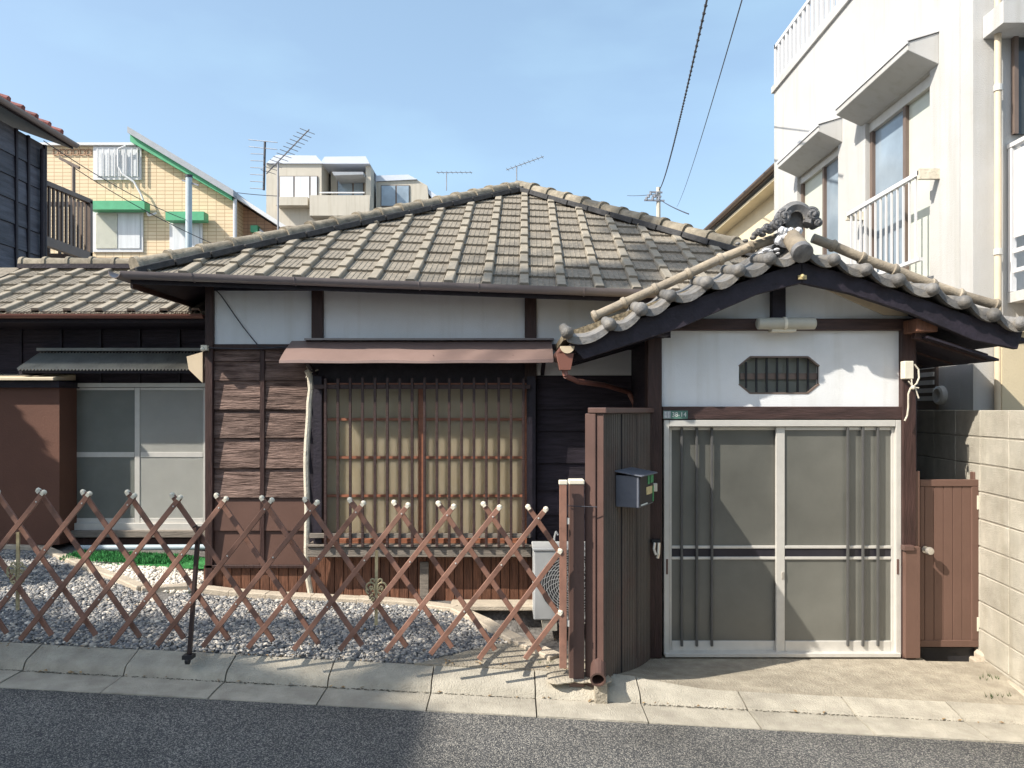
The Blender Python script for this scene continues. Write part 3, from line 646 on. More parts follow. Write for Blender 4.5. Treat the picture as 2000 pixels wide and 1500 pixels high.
# wing roof
mb = MB(); EW = 6.9; ZW = 2.715; SL = .5; RY = 8.2; RZ = ZW+SL*(RY-EW)
mb.v = [(-8.2, EW, ZW-.04), (-2.58, EW, ZW-.04), (-2.58, RY, RZ-.04), (-8.2, RY, RZ-.04), (-2.58, 2*RY-EW+.6, ZW-.3), (-8.2, 2*RY-EW+.6, ZW-.3), (-8.2, EW, ZW-.1), (-2.58, EW, ZW-.1)]
mb.f = [(0, 1, 2, 3), (3, 2, 4, 5), (6, 7, 1, 0), (7, 4, 2, 1), (5, 6, 0, 3), (6, 5, 4, 7)]
WR = mb.build('wing_roof', 'black_wood', house)
upw = Vector((0, 1, SL)); X0w = X(72, EW)
gc = (Vector((X(50, RY)-.02, 0, 0)), Vector((1, 0, 0)))
tile_field(WR, (X0w-.03, EW-.03, ZW-.028), (1, 0, 0), upw, -4, 7, 6, ((Vector((0, RY+.02, 0)), Vector((0, -1, 0))), (Vector((-5.4, 0, 0)), Vector((1, 0, 0))), (Vector((-2.64, 0, 0)), Vector((-1, 0, 0)))), seed=4)
mb = MB()
for r in range(5): 
    pass
cap_line((-5.42, RY, RZ), (-2.62, RY, RZ), WR, 'ridge_cap', pitch=.262, lift=.04)
MB().box(-8.2, -5.42, EW-.03, RY, ZW-.035, ZW-.03).hexa([(-8.2, EW-.03, ZW-.03), (-5.44, EW-.03, ZW-.03), (-5.44, RY, RZ-.03), (-8.2, RY, RZ-.03), (-8.2, EW-.03, ZW+.01), (-5.44, EW-.03, ZW+.01), (-5.44, RY, RZ+.01), (-8.2, RY, RZ+.01)]).build('roof_sheet', 'tile', WR)
mb = MB(); xx = -5.4
while xx < -2.66:
    w_ = random.uniform(.012, .026); mb.ball((xx, EW-.03, ZW-.02+random.uniform(-.008, .004)), w_*.7, 6); xx += w_*.9
mb.build('mortar_edge', 'tile_edge', WR)
G2 = gutter('gutter', (-8.2, 6.84, ZW-.03), (X(398, 6.84), 6.84, ZW-.035), .038, 'gutter_red', house)
# corrugated awning
def corrugated(x0, x1, yf, zf, yb, zb, pitch, amp, nm, m, parent, th=.004):
    mb = MB(); n = int((x1-x0)/pitch*6)
    for i in range(n+1):
        x = x0+(x1-x0)*i/n; w_ = amp*math.cos(i*2*math.pi/6)
        mb.v += [(x, yf, zf+w_), (x, yb, zb+w_), (x, yf, zf+w_-th), (x, yb, zb+w_-th)]
    for i in range(n):
        a = 4*i; mb.f += [(a, a+4, a+5, a+1), (a+2, a+3, a+7, a+6), (a, a+2, a+6, a+4), (a+1, a+5, a+7, a+3)]
    mb.f += [(0, 1, 3, 2), (4*n, 4*n+2, 4*n+3, 4*n+1)]
    return mb.build(nm, m, parent, smooth=True)
yf = 6.92; CA = corrugated(X(33, yf), X(400, yf), yf, Z(721, yf), 7.27, Z(689, 7.27), .032, .011, 'corrugated_awning', 'corr', house)
MB().box(X(33, yf)+.03, X(400, yf), 6.96, 6.99, Z(721, yf)-.035, Z(721, yf)-.012).build('awning_batten', 'black_wood', CA)
MB().box(X(75, 7.25), X(400, 7.25), 7.22, 7.30, Z(688, 7.25)+.012, Z(684, 7.25)+.02).build('flashing', 'corr', CA)
MB().bar((X(40, 6.95), 6.95, Z(728, 6.95)), (X(40, 6.95), 7.28, Z(728, 6.95)-.0), .03, .03).build('bracket', 'black_wood', CA)
MB().hexa([(X(372, 6.9), 6.86, Z(722, 6.9)), (X(399, 6.9), 6.86, Z(748, 6.9)), (X(399, 6.9), 6.9, Z(748, 6.9)), (X(372, 6.9), 6.9, Z(722, 6.9)), (X(368, 6.9), 6.86, Z(697, 6.9)), (X(399, 6.9), 6.86, Z(688, 6.9)), (X(399, 6.9), 6.9, Z(688, 6.9)), (X(368, 6.9), 6.9, Z(697, 6.9))]).build('rain_shield', 'cream_pipe', CA)
# wing window
WW = MB().box(X(118, YL), X(405, YL), YL+.042, YL+.08, Z(1062, YL), Z(746, YL)).build('sliding_window', 'black', house)
def alu(a, b, t, u, Y, d, nm, m='alu', par=None, bv=.002): return B(a, b, t, u, Y, d).build(nm, m, par, bevel=bv)
alu(118, 130, 742, 1062, YL-.03, .07, 'window_post', 'black_wood', WW)
alu(130.5, 139, 748, 1036, YL-.03, .06, 'window_frame', 'alu', WW); alu(139.5, 404, 748, 756, YL-.03, .06, 'window_frame', 'alu', WW); alu(131, 404, 1022, 1036, YL-.04, .08, 'window_frame', 'alu', WW)
for a, b, Y in ((139, 268, YL+.0), (263, 402, YL-.014)):
    alu(a, a+(7 if a < 200 else 10), 757, 1021, Y, .012, 'sash_stile', 'alu', WW); alu(b-5, b, 757, 1021, Y, .012, 'sash_stile', 'alu', WW)
    alu(a+8 if a < 200 else a+11, b-5.5, 757, 762, Y, .012, 'sash_rail', 'alu', WW); alu(a+8 if a < 200 else a+11, b-5.5, 883, 893, Y, .012, 'sash_rail', 'alu', WW); alu(a+8 if a < 200 else a+11, b-5.5, 1012, 1021, Y, .012, 'sash_rail', 'alu', WW)
    g_ = 'win_glass' if a < 200 else 'curtain_glass'
    B(a+5, b-4, 760, 885, Y+.006, .004).build('window_pane', g_, WW); B(a+5, b-4, 891, 1014, Y+.006, .004).build('window_pane', g_, WW)
alu(122, 404, 1037, 1050, YL-.10, .14, 'window_sill', 'greywood', WW, .004)
alu(122, 404, 1051, 1064, YL-.04, .08, 'sill_beam', 'post', WW, .004)
MB().box(-8, -2.6, YL+.01, YL+.05, .1, Z(1063, YL)).build('crawl_space_wall', 'black', house)
# shutter box / brown wall at far left
SB = MB().box(-6.2, X(116, 7.02), 7.02, 7.3, Z(1064, 7.02), Z(757, 7.02)).build('side_wall', 'mauve_wall', house)
MB().box(-6.2, X(119, 7.0), 6.97, 7.3, Z(757, 7.0), Z(745, 7.0)).build('wall_rail', 'black_wood', house)
mb = MB().hexa([(-6.3, 6.9, Z(743, 6.9)), (X(104, 6.9), 6.9, Z(743, 6.9)), (X(112, 7), 7.3, Z(744, 6.9)+.02), (-6.3, 7.3, Z(744, 6.9)+.02), (-6.3, 6.9, Z(737, 6.9)), (X(104, 6.9), 6.9, Z(737, 6.9)), (X(112, 7), 7.3, Z(737, 6.9)+.05), (-6.3, 7.3, Z(737, 6.9)+.05)])
mb.build('wall_cap', 'cream_pipe', house, bevel=.004)
MB().tube((X(150, 7.0), 7.02, Z(1070, 7.02)), (-2.62, 7.02, Z(1068, 7.02)), .026, 10).build('ground_pipe', 'bluepipe', smooth=True, label='pale blue pipe lying level below the left wing window', cat='pipe')

# ---- entrance porch front
YD = 5.39
for a, b, p0, p1 in ((1265, 1293, 650, 1286), (1763, 1790, 640, 1288)): B(a, b, p0, p1, 5.33, .12).build('porch_post', 'post', house, bevel=.006)
B(1793-30, 1790, 640, 640.5, 5.33, .001)
B(1293.5, 1762.5, 794, 819, 5.345, .09).build('door_head_beam', 'beam', house, bevel=.005)
B(1255, 1800, 622, 645, 5.34, .10).build('tie_beam', 'beam', house, bevel=.005)
B(1265, 1310, 640, 660, 5.325, .004).build('tenon_plate', 'black_wood', house)
B(1508, 1535, 545, 621.5, 5.34, .09).build('king_post', 'black_wood', house, bevel=.004)
Y = 5.385
mb = MB(); d_ = .05
def bb(a, b, t, u): B(a, b, t, u, Y, d_, mb)
bb(1292, 1764, 644, 697); bb(1292, 1764, 768, 795); bb(1292, 1443, 697, 768); bb(1600, 1764, 697, 768)
for (xa, xb, ya, yb) in ((1443, 1465, 697, 715), (1600, 1578, 697, 715), (1443, 1465, 768, 750), (1600, 1578, 768, 750)):
    mb.prism([(X(xa, Y), Z(ya, Y)), (X(xb, Y), Z(ya, Y)), (X(xa, Y), Z(yb, Y))], Y, Y+d_)
mb.build('plaster_panel', 'plaster', house)
OW = B(1441, 1602, 695, 770, 5.436, .01).build('octagonal_window', 'win_glass', house)
octo = [(1465, 697), (1578, 697), (1600, 715), (1600, 750), (1578, 768), (1465, 768), (1443, 750), (1443, 715)]
mb = MB(); 
for (a, b), (c, d) in zip(octo, octo[1:]+octo[:1]): mb.bar((X(a, Y), Y+.012, Z(b, Y)), (X(c, Y), Y+.012, Z(d, Y)), .03, .012, (0, 0, 1) if b != d else (0, 0, 1))
mb.build('window_rim', 'brown_frame', OW)
for i in range(8): p = 1457.5+20.2*i; t0 = 699 + (5 if i == 0 or i == 7 else 0); B(p-1.8, p+1.8, t0+(3 if i in (0, 7) else 0), 766-(8 if i in (0, 7) else 0), 5.405, .012).build('window_bar', 'black', OW)
B(1446, 1597, 729, 741, 5.42, .012).build('window_rail', 'brown_frame', OW)
# gable plaster
apx, apz = X(1560, 5.39), Z(530, 5.39)
mb = MB(); mb.prism([(X(1260, YD), Z(640, YD)), (X(1830, YD), Z(640, YD)), (apx, apz)], 5.39, 5.44); mb.build('gable_plaster', 'plaster', house)
MB().box(1.0, 1.05, 5.44, 6.2, -.05, 2.3).build('porch_side_wall', 'board_dark', house)
MB().box(2.93, 2.98, 5.44, 9, -.05, 2.25).build('porch_side_wall', 'board_dark', house)
# sliding door
DR = MB().box(X(1297, YD), X(1760, YD), YD+.05, YD+.08, .0, Z(822, YD)).build('sliding_door', 'black', house)
def P_(a, b, t, u, Y, d, nm, m='alu', bv=.0025): return B(a, b, t, u, Y, d).build(nm, m, DR, bevel=bv)
P_(1297, 1307, 820.5, 1280, 5.345, .1, 'door_frame'); P_(1750, 1760.5, 820.5, 1280, 5.345, .1, 'door_frame'); P_(1307.5, 1749.5, 820.5, 833, 5.345, .1, 'door_frame'); P_(1299, 1760, 1276.5, 1284, 5.33, .12, 'door_sill')
def sash(a, b, Y, la, lb):
    P_(a, a+la, 834, 1276, Y, .025, 'door_stile'); P_(b-lb, b, 834, 1276, Y, .025, 'door_stile')
    i0, i1 = a+la+.5, b-lb-.5
    P_(i0, i1, 834, 840, Y, .025, 'door_rail'); P_(i0, i1, 1252, 1276, Y, .025, 'door_rail'); P_(i0, i1, 1066, 1071.5, Y, .025, 'door_rail'); P_(i0, i1, 1087.5, 1093, Y, .025, 'door_rail')
    P_(i0-1, i1+1, 1071, 1088, Y+.008, .01, 'door_band', 'band', 0)
    P_(i0-1, i1+1, 839, 1067, Y+.012, .03, 'glass_pane', 'door_glass', 0); P_(i0-1, i1+1, 1092, 1253, Y+.012, .03, 'glass_pane', 'door_glass', 0)
sash(1307, 1526, 5.405, 5, 9); sash(1516, 1749, 5.372, 17, 8)
for p, Y in ((1332, 5.383), (1361.5, 5.383), (1391, 5.383), (1657, 5.35), (1686.5, 5.35), (1716, 5.35)): P_(p-2.4, p+2.4, 835, 1263, Y, .018, 'door_bar', 'door_bar', .003)
P_(1527, 1532, 1117, 1131, 5.366, .01, 'door_lock', 'knob'); P_(1301, 1305, 1092, 1122, 5.341, .006, 'door_pull', 'brown_metal'); P_(1752, 1756, 1092, 1122, 5.341, .006, 'door_pull', 'brown_metal')
# ---- porch roof
RP = 5.10
PR = thing('porch_roof', (1.93, 5.3, 2.4), None, None); PR.parent = house; PR.location = Vector((1.93, 5.3, 2.4))-W[house]
for k in ('label', 'category'):
    if k in PR: del PR[k]
def rx(px): return X(px, RP)
def rz(py): return Z(py, RP)
ridge = (rx(1565), rz(506)); le = (rx(1103), rz(668)); re = (rx(2010), rz(652))
# deck slabs
def slab(a, b, th, y0, y1, nm, m, dz=0):
    MB().hexa([(a[0], y0, a[1]-th+dz), (b[0], y0, b[1]-th+dz), (b[0], y1, b[1]-th+dz), (a[0], y1, a[1]-th+dz), (a[0], y0, a[1]+dz), (b[0], y0, b[1]+dz), (b[0], y1, b[1]+dz), (a[0], y1, a[1]+dz)]).build(nm, m, PR)
slab(le, ridge, .03, RP+.03, 8.3, 'roof_deck', 'black_wood', -.03); slab(ridge, re, .03, RP+.03, 8.3, 'roof_deck', 'black_wood', -.03)
slab(le, ridge, .05, RP+.15, 8.3, 'tile_bed', 'dirt', .075); slab(ridge, re, .05, RP+.15, 8.3, 'tile_bed', 'dirt', .075)
def board(pts, y0, y1, nm, m, par=PR): return MB().prism([(rx(a), rz(b)) for a, b in pts], y0, y1).build(nm, m, par, bevel=.004)
board([(1112, 672), (1330, 593), (1480, 539), (1566, 512), (1566, 553), (1480, 575), (1330, 640), (1140, 702)], RP+.0, RP+.045, 'gable_board', 'black_wood')
board([(1566, 512), (1660, 536), (1780, 576), (1900, 618), (1998, 648), (1988, 682), (1900, 664), (1780, 612), (1660, 573), (1566, 553)], RP+.0, RP+.045, 'gable_board', 'black_wood')
MB().prism([(X(1588, 5.3), Z(548, 5.3)), (X(1780, 5.3), Z(604, 5.3)), (X(1783, 5.3), Z(615, 5.3)), (X(1735, 5.3), Z(613, 5.3))], 5.36, 5.375).build('soffit_strip', 'cream_pipe', PR)
MB().ball((rx(1566), RP-.01, rz(540)), .018, 8).box(rx(1558), rx(1574), RP-.015, RP+.0, rz(546), rz(538)).build('board_clip', 'yellow_label', PR)
# purlins, right eave timbers
for (px0, px1, py0, py1, y0, y1) in ((1790, 1832, 621, 648, 5.16, 8),): MB().box(X(px0, y0), X(px1, y0), y0, y1, Z(py1, y0), Z(py0, y0)).build('purlin', 'slat', PR, bevel=.006)
MB().box(X(1285, 5.16), X(1310, 5.16), 5.16, 8, Z(655, 5.16), Z(630, 5.16)).build('purlin', 'black_wood', PR, bevel=.006)
for k in range(6):
    y0 = 5.25+k*.4
    MB().bar((2.85, y0, 2.33), (3.36, y0, 2.17), .045, .05).build('rafter', 'post', PR); MB().bar((1.0, y0, 2.33), (.42, y0, 2.16), .045, .05).build('rafter', 'black_wood', PR)
MB().hexa([(2.9, 5.16, 2.30), (3.4, 5.16, 2.14), (3.4, 7.5, 2.14), (2.9, 7.5, 2.30), (2.9, 5.16, 2.315), (3.4, 5.16, 2.155), (3.4, 7.5, 2.155), (2.9, 7.5, 2.315)]).build('soffit_board', 'black_wood', PR)
# rake tiles
L_balls = [(1108, 650), (1192, 634), (1253, 604), (1311, 578), (1382, 552), (1445, 528), (1506, 505)]
R_balls = [(1631, 507), (1694, 526), (1758, 547), (1824, 565), (1887, 590), (1944, 615), (1998, 632)]
for px, py in L_balls+R_balls:
    x_, z_ = rx(px)*(.985), EYE+(rz(py)-EYE)*.985; r = .046+random.uniform(-.003, .003); mb = MB(); yb = RP-.075
    mb.disc_lathe((x_, yb, z_), (0, 1, .20), [(.006, -.03), (r*.55, -.024), (r*.85, -.01), (r, .008), (r, .03), (r*.82, .036), (r*.82, .16), (r*.80, .36)], 14)
    mb.build('rake_end_tile', 'kawara', PR, smooth=True)
def pan(a, b):
    (pa, qa), (pb, qb) = a, b; n = 9; mb = MB(); xa, za, xb, zb = rx(pa), rz(qa), rx(pb), rz(qb)
    for y, dz, th in ((RP-.055, 0, .05), (RP-.035, .004, .055), (RP+.33, .085, .03)):
        for k in range(n):
            t = k/(n-1); sag = .052*math.sin(math.pi*t)**.8; x_ = xa+(xb-xa)*t; z_ = za+(zb-za)*t-sag+dz+.012; mb.v.append((x_, y, z_))
        for k in range(n):
            t = k/(n-1); sag = .052*math.sin(math.pi*t)**.8; x_ = xa+(xb-xa)*t; z_ = za+(zb-za)*t-sag+dz-th+.012; mb.v.append((x_, y, z_))
    S = 2*n
    for s in range(2):
        for k in range(n-1):
            a_ = s*S+k; mb.f.append((a_, a_+1, a_+S+1, a_+S)); a_ = s*S+n+k; mb.f.append((a_, a_+S, a_+S+1, a_+1))
        mb.f.append((s*S, s*S+S, s*S+S+n, s*S+n)); mb.f.append((s*S+n-1, s*S+2*n-1, s*S+S+2*n-1, s*S+S+n-1))
    for k in range(n-1): mb.f.append((k, n+k, n+k+1, k+1)); a_ = 2*S+k; mb.f.append((a_, a_+1, a_+n+1, a_+n))
    mb.build('rake_pan_tile', 'kawara', PR, smooth=True)
LB = [(1108, 658)]+L_balls[1:]+[(1560, 490)]; RB = [(1572, 490)]+R_balls
for a, b in zip(LB[:-1], LB[1:]): pan(a, b)
for a, b in zip(RB[:-1], RB[1:]): pan(a, b)
# line of round roll tiles behind the rake
def rollline(pts, nm='roll_tile'):
    for (a, b) in zip(pts[:-1], pts[1:]):
        yy = RP+.2; A = Vector((X(a[0], yy), yy, Z(a[1], yy))); Bq = Vector((X(b[0], yy), yy, Z(b[1], yy))); d = (Bq-A); Ln = d.length
        MB().disc_lathe(A, d, [(.025, 0), (.040, .004), (.045, .016), (.045, .030), (.037, .036), (.034, .05), (.034, Ln+.01), (.02, Ln+.012)], 12).build(nm, 'roll', PR, smooth=True)
rollline([(1157, 620), (1214, 594), (1275, 567), (1340, 537), (1402, 508), (1462, 484), (1520, 464)])
rollline([(1950, 597), (1880, 577), (1826, 558), (1752, 529), (1688, 506), (1632, 482), (1590, 466)])
# lower courses of pan tiles behind roll line (dirt packed): small round ends visible between
for k in range(60):
    px = random.choice([random.uniform(1180, 1500), random.uniform(1640, 1920)]); base = 668-(px-1103)*.3485 if px < 1565 else 506+(px-1565)*.33
    x_, z_ = X(px, RP+.12), Z(base-4, RP+.12)
    if k == 0: cr = MB()
    cr.ball((x_, RP+.12+random.uniform(-.03, .05), z_+.0), random.uniform(.008, .02), 6)
cr.build('mortar_crumbs', 'dirt', PR, kind='stuff')
# porch ridge stack
for k in range(4):
    z_ = ridge[1]+.02+k*.034; w_ = .15-.012*k; MB().box(ridge[0]-w_, ridge[0]+w_, 5.30+.005*k, 8.2, z_, z_+.03).build('ridge_course', 'kawara_dark' if k % 2 else 'kawara', PR, bevel=.006)
for k in range(11): MB().tube((ridge[0], 5.32+k*.27, ridge[1]+.165), (ridge[0], 5.32+k*.27+.268, ridge[1]+.165), .068+(.002 if k % 2 else 0), 12).build('ridge_cap', 'kawara', PR, smooth=True)
# projecting round ridge tile
a = Vector((rx(1541)*1.03, RP+.19, EYE+(rz(452)-EYE)*1.035)); b = Vector((rx(1568)*.975, RP-.12, EYE+(rz(493)-EYE)*.975))
d = (b-a); MB().disc_lathe(a, d, [(.062, 0), (.064, d.length*.5), (.066, d.length*.9)], 18).build('ridge_end_roll', 'roll', PR, smooth=True)
MB().disc_lathe(b-d*.1, d, [(.060, 0), (.070, .004), (.071, .045), (.066, .054), (.04, .061), (.012, .063)], 22).build('ridge_end_disc', 'kawara_dark', PR, smooth=True)
mb = MB(); 
for k in range(26): mb.ball((rx(random.uniform(1530, 1577)), RP+.09+random.uniform(-.02, .03), rz(random.uniform(444, 464))), random.uniform(.020, .034), 7)
mb.ball((rx(1551), RP+.14, rz(455)), .075, 12); mb.build('mortar_lump', 'mortar', PR, smooth=True)
mb = MB()
for k in range(10): mb.ball((rx(random.uniform(1496, 1532)), RP+.12, rz(random.uniform(480, 496))), random.uniform(.014, .026), 7, sz=.5)
mb.build('mortar_lump', 'mortar', PR, smooth=True)
# demon-face-less end tile: arch with side scrolls
OG = thing('ridge_end_ornament', (rx(1551), 5.24, rz(460)), None, None)
for k in ('label', 'category'):
    if k in OG: del OG[k]
OG.parent = PR; OG.location = W[OG]-W[PR]
yo = 5.24
def oz(px, py): return (X(px, yo), Z(py, yo))
mb = MB(); n = 22; cx, cz = oz(1550, 431)
ro, ri = .125, .058
for y in (yo-.05, yo+.05):
    for i in range(n+1): t = math.pi*(1.12-1.24*i/n); mb.v.append((cx+ro*math.cos(t), y+(.0), cz+ro*math.sin(t)))
    for i in range(n+1): t = math.pi*(1.12-1.24*i/n); mb.v.append((cx+ri*math.cos(t), y-(.012 if y < yo else 0), cz+ri*math.sin(t)))
    for i in range(n+1): t = math.pi*(1.12-1.24*i/n); mb.v.append((cx+.095*math.cos(t), y-(.028 if y < yo else 0), cz+.095*math.sin(t)))
k = n+1
for i in range(n):
    mb.f += [(i, i+1, 2*k+i+1, 2*k+i), (2*k+i, 2*k+i+1, k+i+1, k+i), (3*k+i+1, 3*k+i, 5*k+i, 5*k+i+1), (5*k+i+1, 5*k+i, 4*k+i, 4*k+i+1), (i+1, i, 3*k+i, 3*k+i+1), (k+i, k+i+1, 4*k+i+1, 4*k+i)]
mb.f += [(0, 2*k, k, 4*k, 5*k, 3*k), (n, 3*k+n, 5*k+n, 4*k+n, k+n, 2*k+n)]
mb.build('ornament_arch', 'kawara_dark', OG, smooth=True)
mb = MB(); mb.prism([(cx+.062*math.cos(t/8*math.pi), cz+.062*math.sin(t/8*math.pi)) for t in range(9)]+[oz(1534, 452), oz(1568, 452)], yo-.01, yo+.04); mb.build('ornament_plate', 'kawara', OG)
MB().path([(cx+.056*math.cos(t/10*math.pi), yo-.055, cz+.056*math.sin(t/10*math.pi)) for t in range(11)], .008, 6).build('ornament_rim', 'kawara', OG, smooth=True)
def spiral(px, py, r, s, nm, turns=1.6, r0=.018, m='kawara_dark', tail=None):
    c = oz(px, py); P = []
    for i in range(26): t = i/25; a = s*(t*turns*2*math.pi)+(.6 if s > 0 else 2.6); rad = r*(1-.82*t); P.append((c[0]+rad*math.cos(a), yo-.055-.02*t, c[1]+rad*math.sin(a)))
    mb = MB().path(P, r0, 8)
    for q in P[::2]: mb.ball(q, r0, 8)
    mb.ball((c[0], yo-.06, c[1]), r*.45, 10, sy=.7)
    mb.disc_lathe((c[0], yo+.03, c[1]), (0, -1, 0), [(r*1.0, 0), (r*1.0, .07), (r*.7, .09)], 14)
    mb.build(nm, m, OG, smooth=True)
spiral(1526, 427, .047, 1, 'ornament_scroll'); spiral(1580, 423, .045, -1, 'ornament_scroll'); spiral(1512, 441, .036, 1, 'ornament_scroll', r0=.013); spiral(1590, 439, .030, -1, 'ornament_scroll', r0=.012)
spiral(1492, 449, .026, 1, 'ornament_scroll', r0=.01); spiral(1476, 457, .022, 1, 'ornament_scroll', r0=.009)
for k, (px, py) in enumerate(((1503, 452), (1488, 459), (1470, 465), (1455, 471), (1440, 477))): 
    c = oz(px, py); MB().ball((c[0], yo-.01, c[1]), .030-.003*k, 10, sz=.7).build('ornament_wave', 'kawara', OG, smooth=True)
# porch gutter end & downpipe
gutter('gutter', (rx(1108), 5.12, rz(676)), (rx(1108), 8, rz(676)), .048, 'gutter_red', PR)
mb = MB(); c = (rx(1108), rz(676)); mb.prism([(c[0]-.05*math.cos(math.pi*i/10), c[1]-.05*math.sin(math.pi*i/10)) for i in range(11)], 5.095, 5.118); mb.build('gutter_end', 'cream_pipe', PR)
mb = MB().hexa([(rx(1094), 5.12, rz(722)), (rx(1115), 5.12, rz(722)), (rx(1115), 5.2, rz(722)), (rx(1094), 5.2, rz(722)), (rx(1088), 5.11, rz(690)), (rx(1121), 5.11, rz(690)), (rx(1121), 5.22, rz(690)), (rx(1088), 5.22, rz(690))])
mb.path([(rx(1104), 5.16, rz(722)), (rx(1106), 5.16, rz(733)), (X(1128, 5.3), 5.3, Z(745, 5.3)), (X(1180, 5.8), 5.8, Z(752, 5.8)), (X(1228, 6.1), 6.1, Z(766, 6.1)), (X(1240, 6.12), 6.12, Z(790, 6.12)), (X(1240, 6.12), 6.12, Z(1190, 6.12))], .02, 8)
mb.build('downpipe', 'gutter_red', PR)
# wall lamp
mb = B(1497, 1560, 618, 650, 5.325, .015); 
LM = thing('wall_lamp', (X(1535, 5.28), 5.3, Z(645, 5.28)), 'long pale tube lamp fixed across the beam above the entrance', 'lamp')
c0 = (X(1478, 5.27), 5.27, Z(632, 5.27)); c1 = (X(1591, 5.27), 5.27, Z(632, 5.27))
MB().disc_lathe(c0, (1, 0, 0), [(.03, 0), (.042, .01), (.043, .1), (.043, .315), (.042, .41), (.03, .418)], 16).build('lamp_shade', 'lamp', LM, smooth=True)
MB().disc_lathe((X(1529, 5.27), 5.27, Z(632, 5.27)), (1, 0, 0), [(.046, 0), (.048, .006), (.048, .016), (.046, .022)], 16).build('lamp_band', 'cap_white', LM, smooth=True)
B(1508, 1556, 640, 648, 5.26, .08).build('lamp_base', 'cap_white', LM, bevel=.004)
# address plate
AP_ = B(1295.5, 1343.5, 802, 818, 5.338, .006).build('address_plate', 'green_plate', bevel=.001, label='small green address plate reading 38-14 on the beam left of the door', cat='sign')
B(1296.5, 1310, 803, 817, 5.3365, .001).build('district_panel', 'grey_trim', AP_)
def text(s, size, loc, rot, m, parent, nm='lettering', ext=.0006):
    cu = bpy.data.curves.new('t', 'FONT'); cu.body = s; cu.size = size; cu.extrude = ext; cu.align_x = 'CENTER'; cu.align_y = 'CENTER'
    o = bpy.data.objects.new('t', cu); col.objects.link(o); dg = bpy.context.evaluated_depsgraph_get(); me = bpy.data.meshes.new_from_object(o.evaluated_get(dg)); bpy.data.objects.remove(o)
    me.materials.clear(); me.materials.append(M[m]); t = bpy.data.objects.new(nm, me); col.objects.link(t); t.parent = parent
    t.matrix_local = Matrix.Translation(Vector(loc)-W[parent]) @ rot; W[t] = Vector(loc); return t
RX = Matrix.Rotation(R(90), 4, 'X')
text('38-14', .046, (X(1326.5, 5.336), 5.3365, Z(810, 5.336)), RX, 'white_ink', AP_)
mb = MB()
for (a, b, c, d) in ((1298, 1302, 805, 806), (1298, 1302, 808, 809), (1300, 1300.8, 804, 810), (1304, 1308, 804.5, 805.5), (1304, 1308, 808, 809), (1305.5, 1306.3, 804, 811), (1298, 1302, 812, 813), (1299, 1299.8, 811, 816), (1301, 1301.8, 811, 816), (1304, 1308, 812, 813), (1304, 1308, 814.5, 815.3), (1306, 1306.8, 811, 816)): B(a, b, c, d, 5.3358, .0005, mb)
mb.build('lettering', 'white_ink', AP_)
# electrical box and wires at right post
EB = B(1767, 1785, 705, 740, 5.27, .06).build('junction_box', 'cap_white', bevel=.004, label='small cream junction box on the right porch post', cat='junction box')
mb = MB(); YY = 5.30
mb.path([(X(a, YY), YY-.02, Z(b, YY)) for a, b in ((1783, 712), (1791, 722), (1792, 738), (1787, 750), (1776, 757), (1771, 770), (1771, 795), (1769, 812), (1764, 822))], .006, 6)
mb.path([(X(a, YY), YY-.03, Z(b, YY)) for a, b in ((1776, 741), (1777, 752), (1784, 760), (1790, 778))], .005, 6)
mb.path([(X(a, YY), YY-.03, Z(b, YY)) for a, b in ((1770, 745), (1780, 757), (1790, 758))], .005, 6); mb.ball((X(1779, YY), YY-.03, Z(757, YY)), .017, 8)
mb.build('loose_cable', 'cream_wrap', smooth=True, label='tangle of pale cables hanging below the junction box on the porch post', cat='cable')
# door-side hardware on left post
KB = B(1273, 1290, 1054, 1061, 5.30, .03).build('umbrella_hook', 'black', label='dark hook bracket with two chrome prongs low on the left porch post', cat='hook')
MB().path([(X(1279, 5.29), 5.29, Z(1060, 5.29)), (X(1277, 5.28), 5.28, Z(1073, 5.28)), (X(1281, 5.27), 5.27, Z(1084, 5.27))], .010, 7).path([(X(1287, 5.29), 5.29, Z(1060, 5.29)), (X(1286, 5.28), 5.28, Z(1082, 5.28)), (X(1284, 5.28), 5.28, Z(1090, 5.28))], .012, 7).build('prong', 'knob', KB, smooth=True)
B(1276, 1284, 944, 960, 5.30, .03).build('doorbell', 'cap_white', bevel=.003, label='small cream doorbell push on the left porch post beside the mailbox', cat='doorbell')

# ================================================================= PARTITION by the entrance
pA = Vector((.552, 4.51, 0)); pB = Vector((.99, 5.34, 0)); du = (pB-pA).normalized(); dn_ = Vector((du.y, -du.x, 0)); LP = (pB-pA).length
PT = thing('partition_screen', (pA.x, pA.y, .1), 'dark ribbed sheet partition with brown end post left of the entrance', 'partition')
mb = MB(); n = 112; prof = []
for i in range(n+1):
    t = i/n; k = i % 4; off = (.0, .012, .013, .001)[k]; p = pA+du*(LP*t)+dn_*off; prof.append(p)
for p in prof: mb.v += [(p.x, p.y, (.12 if True else 0)*(1-(p-pA).length/LP)-.02), (p.x, p.y, 1.775)]
for i in range(n): a = 2*i; mb.f.append((a, a+2, a+3, a+1))
off = len(mb.v)
for p in (pA-dn_*.03, pB-dn_*.03): mb.v += [(p.x, p.y, -.02), (p.x, p.y, 1.775)]
mb.f += [(off, off+1, off+3, off+2), (0, 1, off+1, off), (2*n, off+2, off+3, 2*n+1), (1, off+1, off+3, 2*n+1)]
mb.build('ribbed_sheet', 'ribbed', PT)
def obox(p, u, v, u0, u1, v0, v1, z0, z1, mb=None):
    mb = mb or MB(); q = [p+u*a+v*b for a, b in ((u0, v0), (u1, v0), (u1, v1), (u0, v1))]
    return mb.hexa([(*x[:2], z0) for x in q]+[(*x[:2], z1) for x in q])
